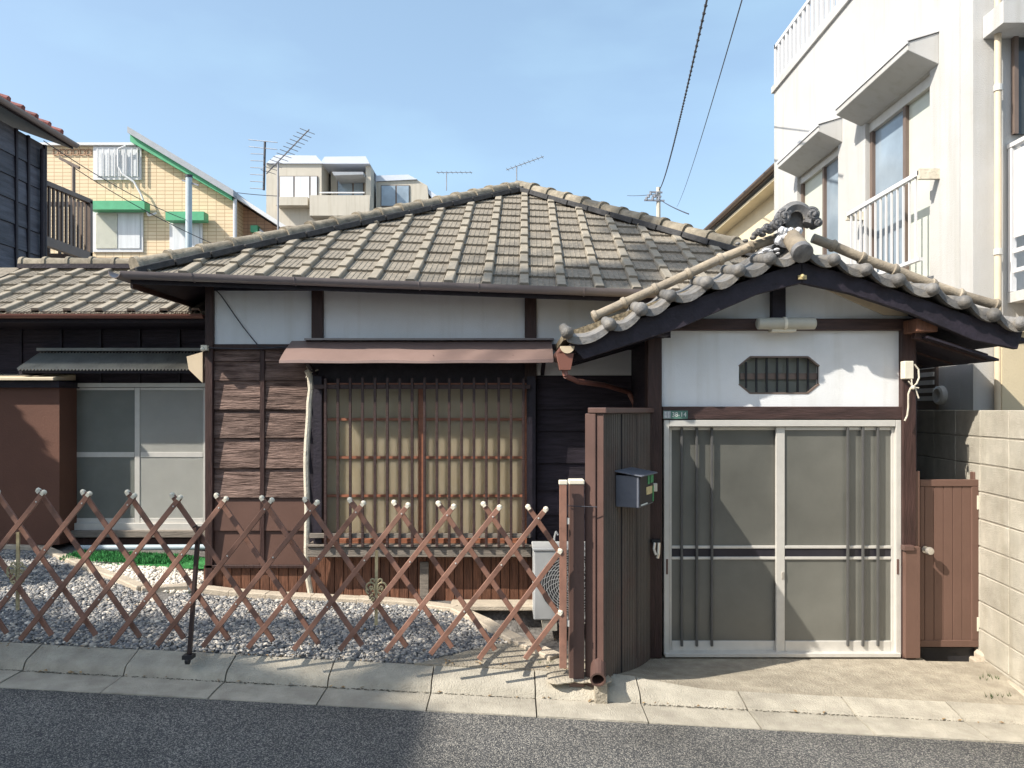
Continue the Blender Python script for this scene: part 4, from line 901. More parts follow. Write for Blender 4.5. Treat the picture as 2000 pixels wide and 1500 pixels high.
obox(pA, du, dn_, -.03, LP+.02, -.085, .035, 1.778, 1.812).build('top_cap', 'brown_metal', PT, bevel=.004)
obox(pA, du, dn_, -.025, .06, -.105, -.035, .1, 1.776).build('end_post', 'lattice_dark' if 0 else 'brown_metal', PT, bevel=.004)
obox(pA, du, dn_, -.012, .0, -.032, .010, .12, 1.776).build('corner_trim', 'brown_metal', PT)
for t in (.33, .66): q = pA+du*LP*t+dn_*.0095; obox(q, du, dn_, -.002, .002, 0, .006, .1, 1.77).build('sheet_seam', 'black', PT)
# mailbox
mA = pA+du*.20; MBX = thing('mailbox', (mA.x+.08, mA.y, 1.2), 'grey metal mailbox with green and black label on the ribbed partition', 'mailbox')
obox(mA, du, dn_, 0, .30, .012, .165, 1.185, 1.385).build('box_body', 'mailbox', MBX, bevel=.004)
mb = MB(); q = [mA+du*a+dn_*b for a, b in ((-.015, .008), (.315, .008), (.315, .19), (-.015, .19))]; zt = [1.415, 1.415, 1.388, 1.388]
mb.hexa([(*x[:2], z-.008) for x, z in zip(q, zt)]+[(*x[:2], z) for x, z in zip(q, zt)]); mb.build('box_lid', 'mailbox', MBX, bevel=.002)
obox(mA, du, dn_, .01, .29, .166, .170, 1.195, 1.378).build('front_plate', 'black', MBX)
obox(mA, du, dn_, .16, .20, .171, .173, 1.32, 1.375).build('green_label', 'green_label', MBX); obox(mA, du, dn_, .22, .28, .171, .173, 1.325, 1.375).build('green_label', 'green_label', MBX)
obox(mA, du, dn_, .262, .288, .171, .173, 1.20, 1.30).build('green_label', 'green_label', MBX); obox(mA, du, dn_, .13, .25, .171, .174, 1.255, 1.305).build('yellow_label', 'yellow_label', MBX)
obox(mA, du, dn_, .02, .15, .171, .174, 1.197, 1.205).build('white_label', 'white_ink', MBX)
# pipe at base
d = Vector((-.12, -1, -.28)).normalized(); c = Vector((X(1168, 4.38), 4.38, Z(1328, 4.38)))
mb = MB(); mb.disc_lathe(c, -d, [(.048, 0), (.048, .16)], 16)
mb = MB(); u = d.orthogonal().normalized(); v = d.cross(u); n = 16
for r, h in ((.036, -.15), (.036, 0), (.047, 0), (.047, -.22)):
    for i in range(n): t = 2*math.pi*i/n; mb.v.append(tuple(c+d*h+(u*math.cos(t)+v*math.sin(t))*r))
for k in range(3):
    for i in range(n): j = (i+1) % n; mb.f.append((k*n+i, k*n+j, (k+1)*n+j, (k+1)*n+i))
mb.f.append(tuple(range(n)))
mb.build('drain_pipe', 'brown_metal', label='short brown drain pipe lying at the foot of the partition', cat='pipe')
mb = MB()
for k in range(34): t = random.random(); mb.ball((X(1085+100*t, 4.5), 4.56+random.uniform(-.05, .06), zr(.35)+.112+.008*random.random()), random.uniform(.04, .075), 12, sz=.22)
mb.box(X(1163, 4.42), X(1186, 4.42), 4.42, 4.5, .0, Z(1334, 4.42))
mb.build('mortar_patch', 'pad', smooth=True, label='rough pale mortar patch around the foot of the posts', cat='mortar patch')

# ================================================================= LATTICE FENCE
FN = thing('lattice_fence', (-1.0, 4.5, .2), 'folding brown aluminium lattice fence with cream caps along the gravel garden', 'fence')
def YF(px): return 4.58-(px-160)/890*.13
def fp(px, py, dy=0): y = YF(px)+dy; return Vector(((px-1000)*YF(px)/F, y, EYE-(py-800)*YF(px)/F))
def member(a, b, dy, topcap=True):
    a = (a[0]+random.uniform(-1.2, 1.2), a[1]+random.uniform(-1.5, 1.5)); b = (b[0]+random.uniform(-1.5, 1.5), b[1]+random.uniform(-1.5, 1.5))
    A, Bq = fp(*a, dy), fp(*b, dy); MB().bar(A, Bq, .013, .026, (0, -1, 0)) 
    d = (Bq-A).normalized(); side = Vector((0, 1, 0)); u = d.cross(side).normalized(); mb = MB()
    hw, ht = .0152, .008
    P = []
    for q in (A, Bq): P += [q-u*hw-side*ht, q+u*hw-side*ht, q+u*hw+side*ht, q-u*hw+side*ht]
    mb.v = [tuple(x) for x in P]; mb.f = [(0, 1, 2, 3), (7, 6, 5, 4), (1, 0, 4, 5), (2, 1, 5, 6), (3, 2, 6, 7), (0, 3, 7, 4)]
    o = mb.build('lattice_slat', 'lattice', FN, bevel=.002)
    if topcap:
        mb = MB(); 
        mb.ball(A-d*.006, .0175, 8); mb.bar(A-d*.008, A+d*.012, .022, .032, (0, -1, 0)); mb.build('slat_cap', 'cap_white', o)
    return o
for k in range(-6, 12):
    tx, ty = 87+88.8*k, 962+2.9*k; member((tx, ty+2), (tx-222, ty+281), -.013)
    px, py = tx-12, ty+14
for k in range(-8, 12):
    tx, ty = 68.6+87.6*k, 958+2.9*k
    ln = min(1, (1094-tx)/199)
    if ln < 1: member((tx, ty+2), (1092, ty+2+291*ln), .042)
    else: member((tx, ty+2), (tx+199, ty+291), .042)
member((1093, 1075), (935, 1285), -.013); member((1093, 1197), (1026, 1286), -.013)
# rivets
mb = MB()
for k in range(-1, 12):
    tx, ty = 87+88.8*k, 962+2.9*k
    for j in range(3):
        sx = tx-222*(.055+.325*j); sy = ty+2+279*(.055+.325*j)
        q = fp(sx, sy, -.022); mb.disc_lathe(q, (0, -1, 0), [(.0055, 0), (.004, .003)], 8)
mb.build('rivets', 'alu', FN)
y = YF(1100)-.02
B(1093, 1107, 945, 1306, y, .03).build('end_rail', 'lattice', FN, bevel=.002); B(1091.5, 1108.5, 938, 947, y-.003, .036).build('rail_cap', 'cap_white', FN, bevel=.004)
for t in (1012, 1212): B(1107.5, 1112, t, t+12, y+.005, .02).build('hinge', 'alu', FN)
GP = B(1112, 1141, 945, 1342, 4.50, .085).build('gate_post', 'brown_metal', FN, bevel=.003); B(1111, 1142, 937, 947, 4.496, .093).build('post_cap', 'cap_white', GP, bevel=.006)
MB().path([(X(1110, 4.49), 4.49, Z(988, 4.49)), (X(1165, 4.49), 4.46, Z(989, 4.49))], .003, 5).build('tie_wire', 'wire', FN)
# middle support with castor
mb = MB().bar(fp(384, 1030, .03), fp(366, 1280, .03), .022, .03, (0, -1, 0)); ST = mb.build('support_leg', 'lattice_dark', FN, bevel=.002)
q = fp(366, 1284, .02); mb = MB().box(q.x-.03, q.x+.03, q.y-.03, q.y+.03, q.z-.012, q.z+.012).disc_lathe((q.x-.012, q.y-.01, q.z-.022), (1, 0, 0), [(.024, 0), (.024, .02)], 12); mb.build('castor', 'black', ST)
MB().path([fp(378, 1055, 0), fp(386, 1040, 0), fp(384, 1026, 0), fp(377, 1030, 0)], .006, 6).ball(fp(378, 1058, 0), .018, 8).build('latch', 'lattice_dark', ST)
# gold ornaments
def ornament(px, py0, py1, s=1):
    y = .045; H = (py1-py0)
    mb = MB().bar(fp(px, py0, y), fp(px-1, py1, y), .018, .012, (0, -1, 0)); o = mb.build('ornament_stake', 'brass', FN)
    c = fp(px, py0+H*.53, y-.01); mb = MB(); q = s*.0155
    def arc(cx, cz, r, a0, a1, w_=.0065, n=12):
        for sg in (-1, 1):
            P = [(c.x+sg*(cx+r*math.cos(R(a0+(a1-a0)*i/n)))*q/.02, c.y, c.z+(cz+r*math.sin(R(a0+(a1-a0)*i/n)))*q/.02) for i in range(n+1)]
            mb.path(P, w_, 6)
    arc(.045, .028, .034, 200, -60, .006); arc(.040, .02, .012, 0, 360, .006); arc(.028, -.005, .016, 0, 300, .0055); arc(.030, .075, .016, -90, 200, .006); arc(.026, -.06, .026, 90, -20, .006); arc(.028, -.07, .012, 0, 360, .006); arc(.05, 0.0, .03, 40, -70, .006)
    mb.build('ornament_scroll', 'brass', o, smooth=True)
ornament(733, 1078, 1225); ornament(26, 1042, 1195)

# ================================================================= AC UNIT
ya = 5.62; AC = thing('air_conditioner', (X(1110, ya), ya+.15, .03), 'off white air conditioner outdoor unit behind the lattice fence end post', 'air conditioner')
B(1042, 1222, 1076, 1212, ya, .29).build('casing', 'ac', AC, bevel=.012)
B(1040, 1224, 1071, 1076.5, ya-.01, .31).build('top_plate', 'ac', AC, bevel=.006)
cc = (X(1115, ya), ya-.004, Z(1140, ya)); MB().disc_lathe(cc, (0, -1, 0), [(.235, 0), (.235, .003)], 32).build('fan_opening', 'ac_dark', AC)
mb = MB()
for r in [.03+.0175*i for i in range(12)]:
    n = 28; P = [(cc[0]+r*math.cos(2*math.pi*i/n), cc[1]-.012, cc[2]+r*math.sin(2*math.pi*i/n)) for i in range(n+1)]; mb.path(P, .003, 4)
for i in range(24): a = 2*math.pi*i/24; P = [(cc[0]+(.03+.2*t)*math.cos(a+t*.9), cc[1]-.014, cc[2]+(.03+.2*t)*math.sin(a+t*.9)) for t in (0, .33, .66, 1)]; mb.path(P, .0025, 4)
mb.build('fan_grille', 'ac', AC)
mb = MB()
for a in (1060, 1190): B(a, a+28, 1212, 1232, ya+.02, .26, mb)
mb.build('feet', 'cap_white', AC)
MB().path([(X(1090, 5.7), 5.7, Z(1045, 5.7)), (X(1086, 5.7), 5.7, Z(1038, 5.7)), (X(1083, 5.7), 5.72, Z(1050, 5.7)), (X(1083, 5.7), 5.72, Z(1075, 5.7))], .007, 6).build('pipe_hook', 'ac', AC)
# long board lying before skirting, right
MB().box(X(880, 5.95), X(1046, 5.95), 5.9, 6.1, Z(1190, 5.95), Z(1180, 5.95)).build('concrete_ledge', 'curb', kind='structure', bevel=.006)

# ================================================================= BLOCK WALL and GATE
BW = thing('block_wall', (3.5, 5.5, -.05), 'cream concrete block wall running back on the right side', 'wall')
wv = Vector((.1454, 1, 0)).normalized(); w0 = Vector((3.33, 4.8, 0))-wv*1.4; nw = Vector((-wv.y, wv.x, 0))   # nw points to -X (visible face)
obox(w0, wv, nw, 0, 5.2, -.12, -.006, -.5, 1.788).build('mortar_core', 'joint', BW)
blk = MB(); blk.hexa([(0, 0, 0), (.39, 0, 0), (.39, .1, 0), (0, .1, 0), (0, 0, .19), (.39, 0, .19), (.39, .1, .19), (0, .1, .19)])
bm = bmesh.new(); tmp = bpy.data.meshes.new('b'); tmp.from_pydata(blk.v, [], blk.f); bm.from_mesh(tmp); bmesh.ops.recalc_face_normals(bm, faces=bm.faces); bmesh.ops.bevel(bm, geom=bm.edges[:], offset=.004, segments=1, affect='EDGES'); bme = bpy.data.meshes.new('block'); bm.to_mesh(bme); bm.free(); bme.materials.append(M['block'])
for r in range(10):
    for i in range(13):
        z0 = 1.80-.2*(r+1); o = w0+wv*(i*.4+.005)+nw*(-.1)+Vector((0, 0, z0+.005+ random.uniform(-.001, .001)))
        m = Matrix.Identity(4)
        for k in range(3): m[k][0] = wv[k]; m[k][1] = nw[k]
        m.translation = o+nw*random.uniform(-.001, .002); inst('block', bme, m, BW)
# footing
obox(w0, wv, nw, 0, 3.0, 0, .05, -.2, -.02).build('footing', 'curb', BW, bevel=.01)
GT = thing('side_gate', (3.1, 5.4, -.05), 'brown panelled side gate with round knob between porch and block wall', 'gate')
yg = 5.42
B(1797, 1912, 937, 950, yg-.002, .04).build('gate_rail', 'gate', GT, bevel=.003); B(1797, 1912, 1251, 1264, yg-.002, .04).build('gate_rail', 'gate', GT, bevel=.003)
B(1797, 1806, 950.5, 1250.5, yg-.002, .04).build('gate_stile', 'gate', GT, bevel=.003); B(1898, 1912, 950.5, 1250.5, yg-.002, .04).build('gate_stile', 'gate', GT, bevel=.003)
for i in range(5): B(1806.5+18.3*i, 1806.5+18.3*i+17.5, 950, 1251, yg+.006, .02).build('gate_board', 'gate', GT, bevel=.002)
B(1768, 1798, 1068, 1286, 5.30, .05).build('gate_jamb', 'gate', GT, bevel=.004)
B(1780, 1797, 920, 1067, 5.345, .07).build('gate_jamb', 'gate', GT, bevel=.004)
B(1766, 1786, 1066, 1076, 5.285, .05).build('jamb_cap', 'brown_metal', GT, bevel=.003)
B(1902, 1919, 922, 1290, yg+.045, .05).build('gate_post', 'gate', GT, bevel=.004)
for t in (968, 1206): B(1909, 1912.5, t, t+27, yg-.010, .006).build('hinge', 'cap_white', GT)
k0 = Vector((X(1806, yg), yg-.004, Z(1073, yg))); MB().disc_lathe(k0, (0, -1, 0), [(.026, 0), (.026, .008), (.011, .012), (.011, .04), (.027, .048), (.030, .065), (.024, .078), (.008, .081)], 16).build('gate_knob', 'knob', GT, smooth=True)
obox(Vector((X(1910, 5.4), 5.33, 0)), Vector((1, 0, 0)), Vector((0, 1, 0)), -.01, .06, 0, .12, -.1, Z(1275, 5.35)).build('post_base', 'curb', GT, bevel=.02)
B(1798, 1903, 1265, 1306, 5.46, .02).build('gap_shade_board', 'black', GT)  # black board painted as the dark gap under the gate

# ================================================================= WHITE BUILDING RIGHT
WB = thing('white_building', (5.5, 8, 0), 'white stucco three storey building with hooded windows on the right', 'building')
xb = 3.78; ZT = 6.37
# side wall with window recesses
def wallx(x, y0, y1, z0, z1, holes, th, m, par, nm='wall'):
    ys = sorted({y0, y1, *[h[0] for h in holes], *[h[1] for h in holes]}); zs = sorted({z0, z1, *[h[2] for h in holes], *[h[3] for h in holes]}); mb = MB()
    for a, b in zip(ys[:-1], ys[1:]):
        for c, d in zip(zs[:-1], zs[1:]):
            cy, cz = (a+b)/2, (c+d)/2
            if any(h[0] < cy < h[1] and h[2] < cz < h[3] for h in holes): continue
            mb.box(x, x+th, a, b, c, d)
    return mb.build(nm, m, par)
Wy = lambda px: xb*F/(px-1000)
h1 = (Wy(1816), Wy(1690), 3.02, 4.86); h2 = (Wy(1637), Wy(1557), 3.4, 4.88)
wallx(xb, 6.24, 10.66, -.2, ZT, [h1, h2], .18, 'stucco', WB)
MB().box(xb+.16, 9, 6.24, 10.6, -.2, ZT-.05).build('inner_wall', 'stucco', WB)
MB().box(xb+.0, 9, 6.06, 6.235, -.2, 9.5).build('wall', 'stucco', WB)
MB().box(xb-.03, 9, 6.2, 10.7, ZT, ZT+.09).build('roof_edge', 'stucco', WB)
def wind(h, mull, nm, lg, rg):
    W_ = MB().box(xb+.12, xb+.15, h[0], h[1], h[2], h[3]).build(nm, 'black', WB)
    for y in (h[0], h[1]-.05): MB().box(xb+.05, xb+.1, y, y+.05, h[2], h[3]).build('window_frame', 'alu' if y == h[0] else 'brown_frame', W_)
    MB().box(xb+.04, xb+.1, h[0], h[1], h[3]-.10, h[3]).build('shutter_box', 'alu', W_)
    MB().box(xb+.05, xb+.1, mull-.025, mull+.025, h[2], h[3]-.1).build('window_mullion', 'brown_frame', W_)
    MB().box(xb+.085, xb+.09, h[0]+.05, mull-.025, h[2], h[3]-.1).build('window_pane', rg, W_)
    MB().box(xb+.085, xb+.09, mull+.025, h[1]-.05, h[2], h[3]-.1).build('window_pane', lg, W_)
    return W_
wind(h1, 7.22, 'window', 'sky_glass', 'screen_glass'); wind(h2, 9.1, 'window', 'screen_glass', 'sky_glass')
def hood(y0, y1):
    mb = MB(); xf = 3.505
    prof = [(xb, 5.14), (xf, 5.055), (xf, 4.985), (xb, 4.86)]
    for y in (y0, y1): mb.v += [(a, y, b) for a, b in prof]
    mb.f = [(0, 1, 2, 3), (7, 6, 5, 4), (0, 4, 5, 1), (1, 5, 6, 2), (2, 6, 7, 3), (3, 7, 4, 0)]
    H = mb.build('window_hood', 'stucco', WB, bevel=.004)
    MB().box(xf-.012, xf+.0, y0-.01, y1+.01, 5.04, 5.06).hexa([(xf-.012, y0-.01, 5.061), (xb, y0-.01, 5.146), (xb, y1+.01, 5.146), (xf-.012, y1+.01, 5.061), (xf-.012, y0-.01, 5.071), (xb, y0-.01, 5.156), (xb, y1+.01, 5.156), (xf-.012, y1+.01, 5.071)]).build('drip_edge', 'white_metal', H)
hood(6.55, 8.0); hood(8.46, 9.76)
RL = MB().box(3.60, 3.64, 6.55, 7.95, 3.88, 3.92).build('window_railing', 'white_metal', WB)
MB().box(3.60, 3.64, 6.55, 7.95, 3.12, 3.15).build('lower_rail', 'white_metal', RL)
for i in range(13): MB().box(3.612, 3.628, 6.62+i*.105, 6.636+i*.105, 3.15, 3.88).build('baluster', 'white_metal', RL)
for y in (6.53, 7.95): MB().box(3.6, xb, y, y+.04, 3.84, 3.93).build('rail_bracket', 'cream_wrap', RL)
RR = MB().box(xb+.0, xb+.05, 6.2, 10.66, 7.0, 7.05).build('roof_railing', 'white_metal', WB)
MB().box(xb+.01, xb+.04, 6.2, 10.66, 6.5, 6.53).build('lower_rail', 'white_metal', RR)
for i in range(31): MB().box(xb+.005, xb+.04, 6.25+i*.146, 6.30+i*.146, 6.46, 7.0).build('baluster', 'white_metal', RR)
MB().box(xb+.0, xb+4, 10.62, 10.67, 7.0, 7.05).build('roof_rail', 'white_metal', RR)
for i in range(20): MB().box(xb+.1+i*.18, xb+.14+i*.18, 10.62, 10.66, 6.46, 7.0).build('baluster', 'white_metal', RR)
# horizontal shadow joint, vent, louvre
MB().box(xb-.004, xb+.001, 6.05, 6.9, 3.9-1.35, 3.915-1.35).build('wall_groove', 'alu', WB)
VL = MB().box(xb-.02, xb+.0, 6.55, 6.93, 1.8, 2.45).build('louvre_window', 'brown_frame', WB)
for i in range(8): MB().box(xb-.035, xb-.02, 6.58, 6.90, 1.88+i*.072, 1.92+i*.072).build('louvre_slat', 'alu', VL)
yv = xb*F/(1840-1000); MB().disc_lathe((xb, yv, Z(772, yv)), (-1, 0, 0), [(.085, 0), (.08, .04), (.06, .05), (.02, .03)], 16).build('vent_cover', 'alu', WB, smooth=True)
# camera-facing face: downpipe, window, balcony
yy = 5.98; MB().tube((X(1949, yy), yy, -.1), (X(1949, yy), yy, 9), .026, 12).build('downpipe', 'cream_pipe', WB, smooth=True)
for zq in (Z(178, yy), Z(498, yy)): MB().disc_lathe((X(1949, yy), yy, zq), (0, 0, 1), [(.034, 0), (.034, .05)], 12).build('pipe_collar', 'alu', WB)
FW = MB().box(X(1980, 6.03), X(2090, 6.03), 6.03, 6.055, Z(262, 6.03), Z(62, 6.03)).build('window', 'dark_glass', WB)
MB().box(X(1980, 6.02), X(1988, 6.02), 6.01, 6.05, Z(262, 6.03), Z(62, 6.03)).build('window_frame', 'brown_frame', FW); MB().box(X(1960, 5.8), X(2100, 5.8), 5.8, 6.055, Z(44, 5.8), Z(0, 5.8)).build('window_hood', 'stucco', WB)
xq = 4.055; bz = lambda py: Z(py, 6.05); BC = MB().box(xq, 6, 4.4, 6.05, bz(592), bz(572)).build('balcony', 'stucco', WB)
MB().box(xq, xq+.04, 6.0, 6.045, bz(571), bz(292)).build('balcony_post', 'white_metal', BC); MB().box(xq-.005, xq+.045, 4.4, 6.05, bz(291), bz(283)).build('balcony_rail', 'white_metal', BC)
MB().box(xq+.01, xq+.03, 4.4, 5.99, bz(468), bz(300)).build('balcony_panel', 'white_metal', BC)
MB().box(xq, xq+.04, 4.4, 5.99, bz(498), bz(490)).build('balcony_rail', 'white_metal', BC); MB().box(xq, xq+.04, 4.4, 5.99, bz(536), bz(528)).build('balcony_rail', 'white_metal', BC)
MB().box(X(1957, 5.95), 6, 5.95, 6.04, -.2, Z(640, 5.95)).build('side_wall', 'cream_wall', WB)
MB().box(X(1953, 5.9), 6, 5.9, 6.04, Z(648, 5.9), Z(636, 5.9)).build('ledge', 'cream_pipe', WB)

# ================================================================= CREAM HOUSE (behind right)
CH = thing('cream_house', (7, 15, 0), 'cream walled house with dark sloping eave behind the white building', 'house')
MB().box(4.95, 10, 12.0, 17.3, 0, 6.0).build('wall', 'cream_wall', CH)
mb = MB(); mb.hexa([(4.62, 11.6, 5.98), (10, 11.6, 7.9), (10, 17.6, 7.9), (4.62, 17.6, 5.98), (4.62, 11.6, 6.10), (10, 11.6, 8.02), (10, 17.6, 8.02), (4.62, 17.6, 6.10)]); mb.build('roof', 'brown_frame', CH)
MB().box(4.66, 4.95, 11.7, 17.5, 5.88, 5.93).build('soffit', 'cream_wall', CH)
gutter('gutter', (4.58, 11.6, 6.06), (4.58, 17.6, 6.06), .06, 'brown_frame', CH)

# ================================================================= LEFT DARK HOUSE
DH = thing('dark_boarded_house', (-8, 10, 0), 'two storey blue black boarded house with red tiled eave at the left edge', 'house')
xl = -6.72; MB().box(-12, xl-.03, 8.4, 10.62, 0, 5.6).build('wall', 'navy_board', DH)
ys = [8.4, 8.9, 9.52, 10.0, 10.25, 10.62]
rws = [5.6, 5.22, 4.93, 4.62, 4.30, 3.98, 3.66, 3.3]
for a, b in zip(ys[:-1], ys[1:]):
    for c, d in zip(rws[:-1], rws[1:]):
        MB().hexa([(xl-.03, a+.01, d+.004), (xl+.014, a+.01, d+.004), (xl+.014, b-.01, d+.004), (xl-.03, b-.01, d+.004), (xl-.03, a+.01, c), (xl-.004, a+.01, c), (xl-.004, b-.01, c), (xl-.03, b-.01, c)]).build('wall_board', 'navy_board', DH)
    MB().box(xl-.02, xl+.03, b-.02, b+.02, 3.2, 5.6).build('batten', 'black_wood', DH)
MB().box(xl-.03, xl+.10, 8.4, 9.75, 3.42, 3.56).build('ledge', 'navy_board', DH)
MB().box(xl-.03, xl+.12, 9.5, 9.62, 2.6, 3.42).build('batten', 'black_wood', DH)
MB().hexa([(-6.44, 8.2, 5.62), (-6.44, 10.85, 5.62), (-12, 10.85, 7.6), (-12, 8.2, 7.6), (-6.44, 8.2, 5.70), (-6.44, 10.85, 5.70), (-12, 10.85, 7.68), (-12, 8.2, 7.68)]).build('roof', 'black_wood', DH)
gutter('gutter', (-6.40, 8.2, 5.69), (-6.40, 10.85, 5.69), .055, 'gutter', DH)
for r in range(3):
    for i in range(9):
        o = Vector((-6.46-r*.25, 8.35+i*.28, 5.73+r*.088)); MB().hexa([(o.x+.0, o.y, o.z-.02), (o.x, o.y+.25, o.z-.02), (o.x-.28, o.y+.25, o.z+.07), (o.x-.28, o.y, o.z+.07), (o.x, o.y, o.z+.03), (o.x, o.y+.25, o.z+.03), (o.x-.28, o.y+.25, o.z+.11), (o.x-.28, o.y, o.z+.11)]).tube((o.x, o.y+.02, o.z+.05), (o.x-.28, o.y+.02, o.z+.135), .045, 6).build('roof_tile', 'redtile', DH)
MB().tube((xl+.05, 10.5, 3), (xl+.05, 10.5, 5.5), .03, 8).build('downpipe', 'black_wood', DH)
BK = MB().bar((-6.9, 10.75, 5.14), (-6.9, 12.1, 5.20), .08, .07).build('balcony', 'brown_frame', DH)
MB().box(-6.94, -6.86, 10.75, 12.1, 4.22, 4.36).build('balcony_beam', 'brown_frame', BK); MB().box(-6.94, -6.86, 12.03, 12.1, 4.1, 5.2).build('balcony_post', 'brown_frame', BK)
for i in range(12): MB().box(-6.92, -6.89, 10.8+i*.105, 10.84+i*.105, 4.36, 5.13).build('baluster', 'brown_frame', BK)
MB().box(-8.5, -6.9, 12.03, 12.1, 5.12, 5.18).box(-8.5, -6.9, 12.03, 12.1, 4.22, 4.34).build('balcony_beam', 'brown_frame', BK)
for i in range(8): MB().box(-8.3+i*.18, -8.26+i*.18, 12.05, 12.08, 4.3, 5.14).build('baluster', 'brown_frame', BK)
MB().bar((-6.9, 11.9, 4.2), (-6.9, 10.8, 3.6), .06, .06).build('brace', 'brown_frame', BK)

# ================================================================= YELLOW HOUSE
YY = 26.; YH = thing('tiled_yellow_house', (X(280, YY), YY+3, 0), 'pale yellow tiled house with green trimmed sloping roof behind the left roofs', 'house')
def U(px, py, Y=YY): return (X(px, Y), Z(py, Y))
mb = MB().prism([(X(60, YY), 0), (X(463, YY), 0), U(463, 393), U(268, 277), U(268, 285), U(60, 285)], YY, YY+8); mb.build('wall', 'brick', YH)
MB().prism([U(60, 286), U(268, 286), U(268, 281), U(60, 281)], YY-.15, YY+8.05).build('parapet_cap', 'white_metal', YH)
MB().prism([(X(463, YY), 0), (X(600, YY), 0), U(600, 480), U(463, 393)], YY+.6, YY+7).build('rear_wall', 'brick_tan', YH)
MB().prism([U(264, 268), U(264, 283), U(460, 396), U(460, 382)], YY-.35, YY-.0).build('green_fascia', 'green_trim', YH)
MB().prism([U(263, 257), U(263, 269), U(466, 392), U(466, 379)], YY-.5, YY+8.2).build('roof', 'grey_trim', YH)
MB().prism([U(462, 380), U(462, 388), U(600, 478), U(600, 468)], YY-.2, YY+7.5).build('side_roof', 'white_metal', YH)
MB().tube((X(459, YY-.2), YY-.2, 5), (X(459, YY-.2), YY-.2, Z(392, YY)), .07, 8).build('downpipe', 'white_metal', YH)
def awin(a, b, t, u, hood_=True, curt='curtain', bars=0, green=(0, 0)):
    W_ = B(a, b, t, u, YY-.06, .1).build('window', 'white_metal', YH); m_ = (a+b)/2
    B(a+6, m_-1.5, t+6, u-7, YY-.09, .03).build('window_pane', 'curtain_glass' if curt == 'g' else curt, W_); B(m_+1.5, b-6, t+6, u-7, YY-.09, .03).build('window_pane', 'curtain', W_)
    if bars:
        for i in range(bars): q = a+8+(b-a-16)*i/(bars-1); B(q-.8, q+.8, t+4, u-6, YY-.2, .05).build('window_bar', 'white_metal', W_)
    if hood_:
        B(a-8, b+3, t-19, t-2, YY-.5, .4).build('shutter_box', 'green_trim', W_)
awin(182, 276, 286, 351, False, 'curtain', 8); awin(181, 279, 411, 492, True, 'g'); awin(331, 395, 432, 506, True)
for i in range(6): px = 104+i*13; MB().path([(X(px, YY-.03), YY-.03, Z(292, YY)), (X(px+9, YY-.03), YY-.03, Z(292, YY)), (X(px+9, YY-.03), YY-.03, Z(303, YY)), (X(px, YY-.03), YY-.03, Z(303, YY)), (X(px, YY-.03), YY-.03, Z(292, YY))], .018, 4).build('relief_square', 'brick_tan', YH)
B(489, 503, 440, 453, YY+.3, .3).build('green_vent_hood', 'green_trim', YH); MB().prism([U(503, 443), U(520, 458), U(520, 466), U(503, 453)], YY+.2, YY+.6).build('lean_to_roof', 'grey_trim', YH)
MB().path([(X(a, YY-.25), YY-.25, Z(b, YY)) for a, b in ((246, 290), (231, 296), (231, 330), (240, 345), (262, 360), (276, 385), (284, 408), (290, 425), (306, 420))], .035, 6).build('drain_hose', 'white_metal', YH, smooth=True)

# ================================================================= APARTMENTS
YA = 38.; AB = thing('cream_apartment_building', (X(680, YA), YA+4, 0), 'cream apartment block with pale sloped rooftops and balconies beyond the roof ridge', 'building')
def V(px, py, Y=YA): return (X(px, Y), Z(py, Y))
def pr(pts, y0, y1, nm, m): return MB().prism([V(a, b) for a, b in pts], y0, y1).build(nm, m, AB)
pr([(520, 700), (628, 700), (628, 320), (520, 320)], YA, YA+8, 'wall', 'apt')
pr([(520, 320.3), (632, 320.3), (618, 305), (540, 304)], YA-.1, YA+8, 'roof', 'apt_roof')
pr([(624, 700), (722, 700), (722, 460), (624, 460)], YA+.4, YA+8, 'wall', 'apt')
pr([(624, 459), (722, 459), (722, 320), (712, 320), (712, 390), (634, 390), (634, 459)], YA+.3, YA+1.2, 'balcony_surround', 'apt')
pr([(634, 459), (712, 459), (712, 320), (634, 320)], YA+1.3, YA+8, 'wall', 'apt')
pr([(624, 319.5), (722, 319.5), (714, 305), (634, 306)], YA-.0, YA+8, 'roof', 'apt_roof')
pr([(724, 700), (860, 700), (828, 345), (808, 334), (724, 338)], YA+1.5, YA+9, 'wall', 'apt')
pr([(724, 337.5), (808, 333.5), (790, 324), (724, 326)], YA+1.4, YA+9, 'roof', 'apt_roof'); pr([(808, 333), (858, 396), (850, 366), (792, 325)], YA+1.6, YA+9, 'roof', 'apt_roof')
pr([(845, 388), (900, 388), (890, 379), (850, 372)], YA+3, YA+9, 'roof', 'apt')
def win(a, b, t, u, y, ms, nm='window', c='curtain'):
    W_ = MB().box(X(a, y), X(b, y), y-.04, y+.02, Z(u, y), Z(t, y)).build(nm, 'brown_frame', AB); qs = [a]+ms+[b]
    for p, q in zip(qs[:-1], qs[1:]): MB().box(X(p+1.5, y), X(q-1.5, y), y-.07, y-.03, Z(u-1.5, y), Z(t+1.5, y)).build('window_pane', c, W_)
win(546, 621, 344, 389, YA, [575, 606]); win(659, 711, 352, 386, YA+1.3, [690], c='sky_glass'); win(744, 800, 362, 404, YA+1.5, [774], c='sky_glass')
pr([(546, 407), (607, 407), (607, 391), (546, 391)], YA-.6, YA, 'bay_sill', 'apt')
BC2 = pr([(612, 428), (726, 428), (728, 389), (612, 389)], YA-.7, YA+.3, 'balcony', 'apt')
MB().bar((X(624, YA-.6), YA-.6, Z(383, YA)), (X(712, YA-.6), YA-.6, Z(383, YA)), .06, .06).build('balcony_rail', 'white_metal', BC2)
pr([(650, 338), (711, 338), (711, 343), (654, 345)], YA-.2, YA+1.2, 'awning', 'grey_trim')
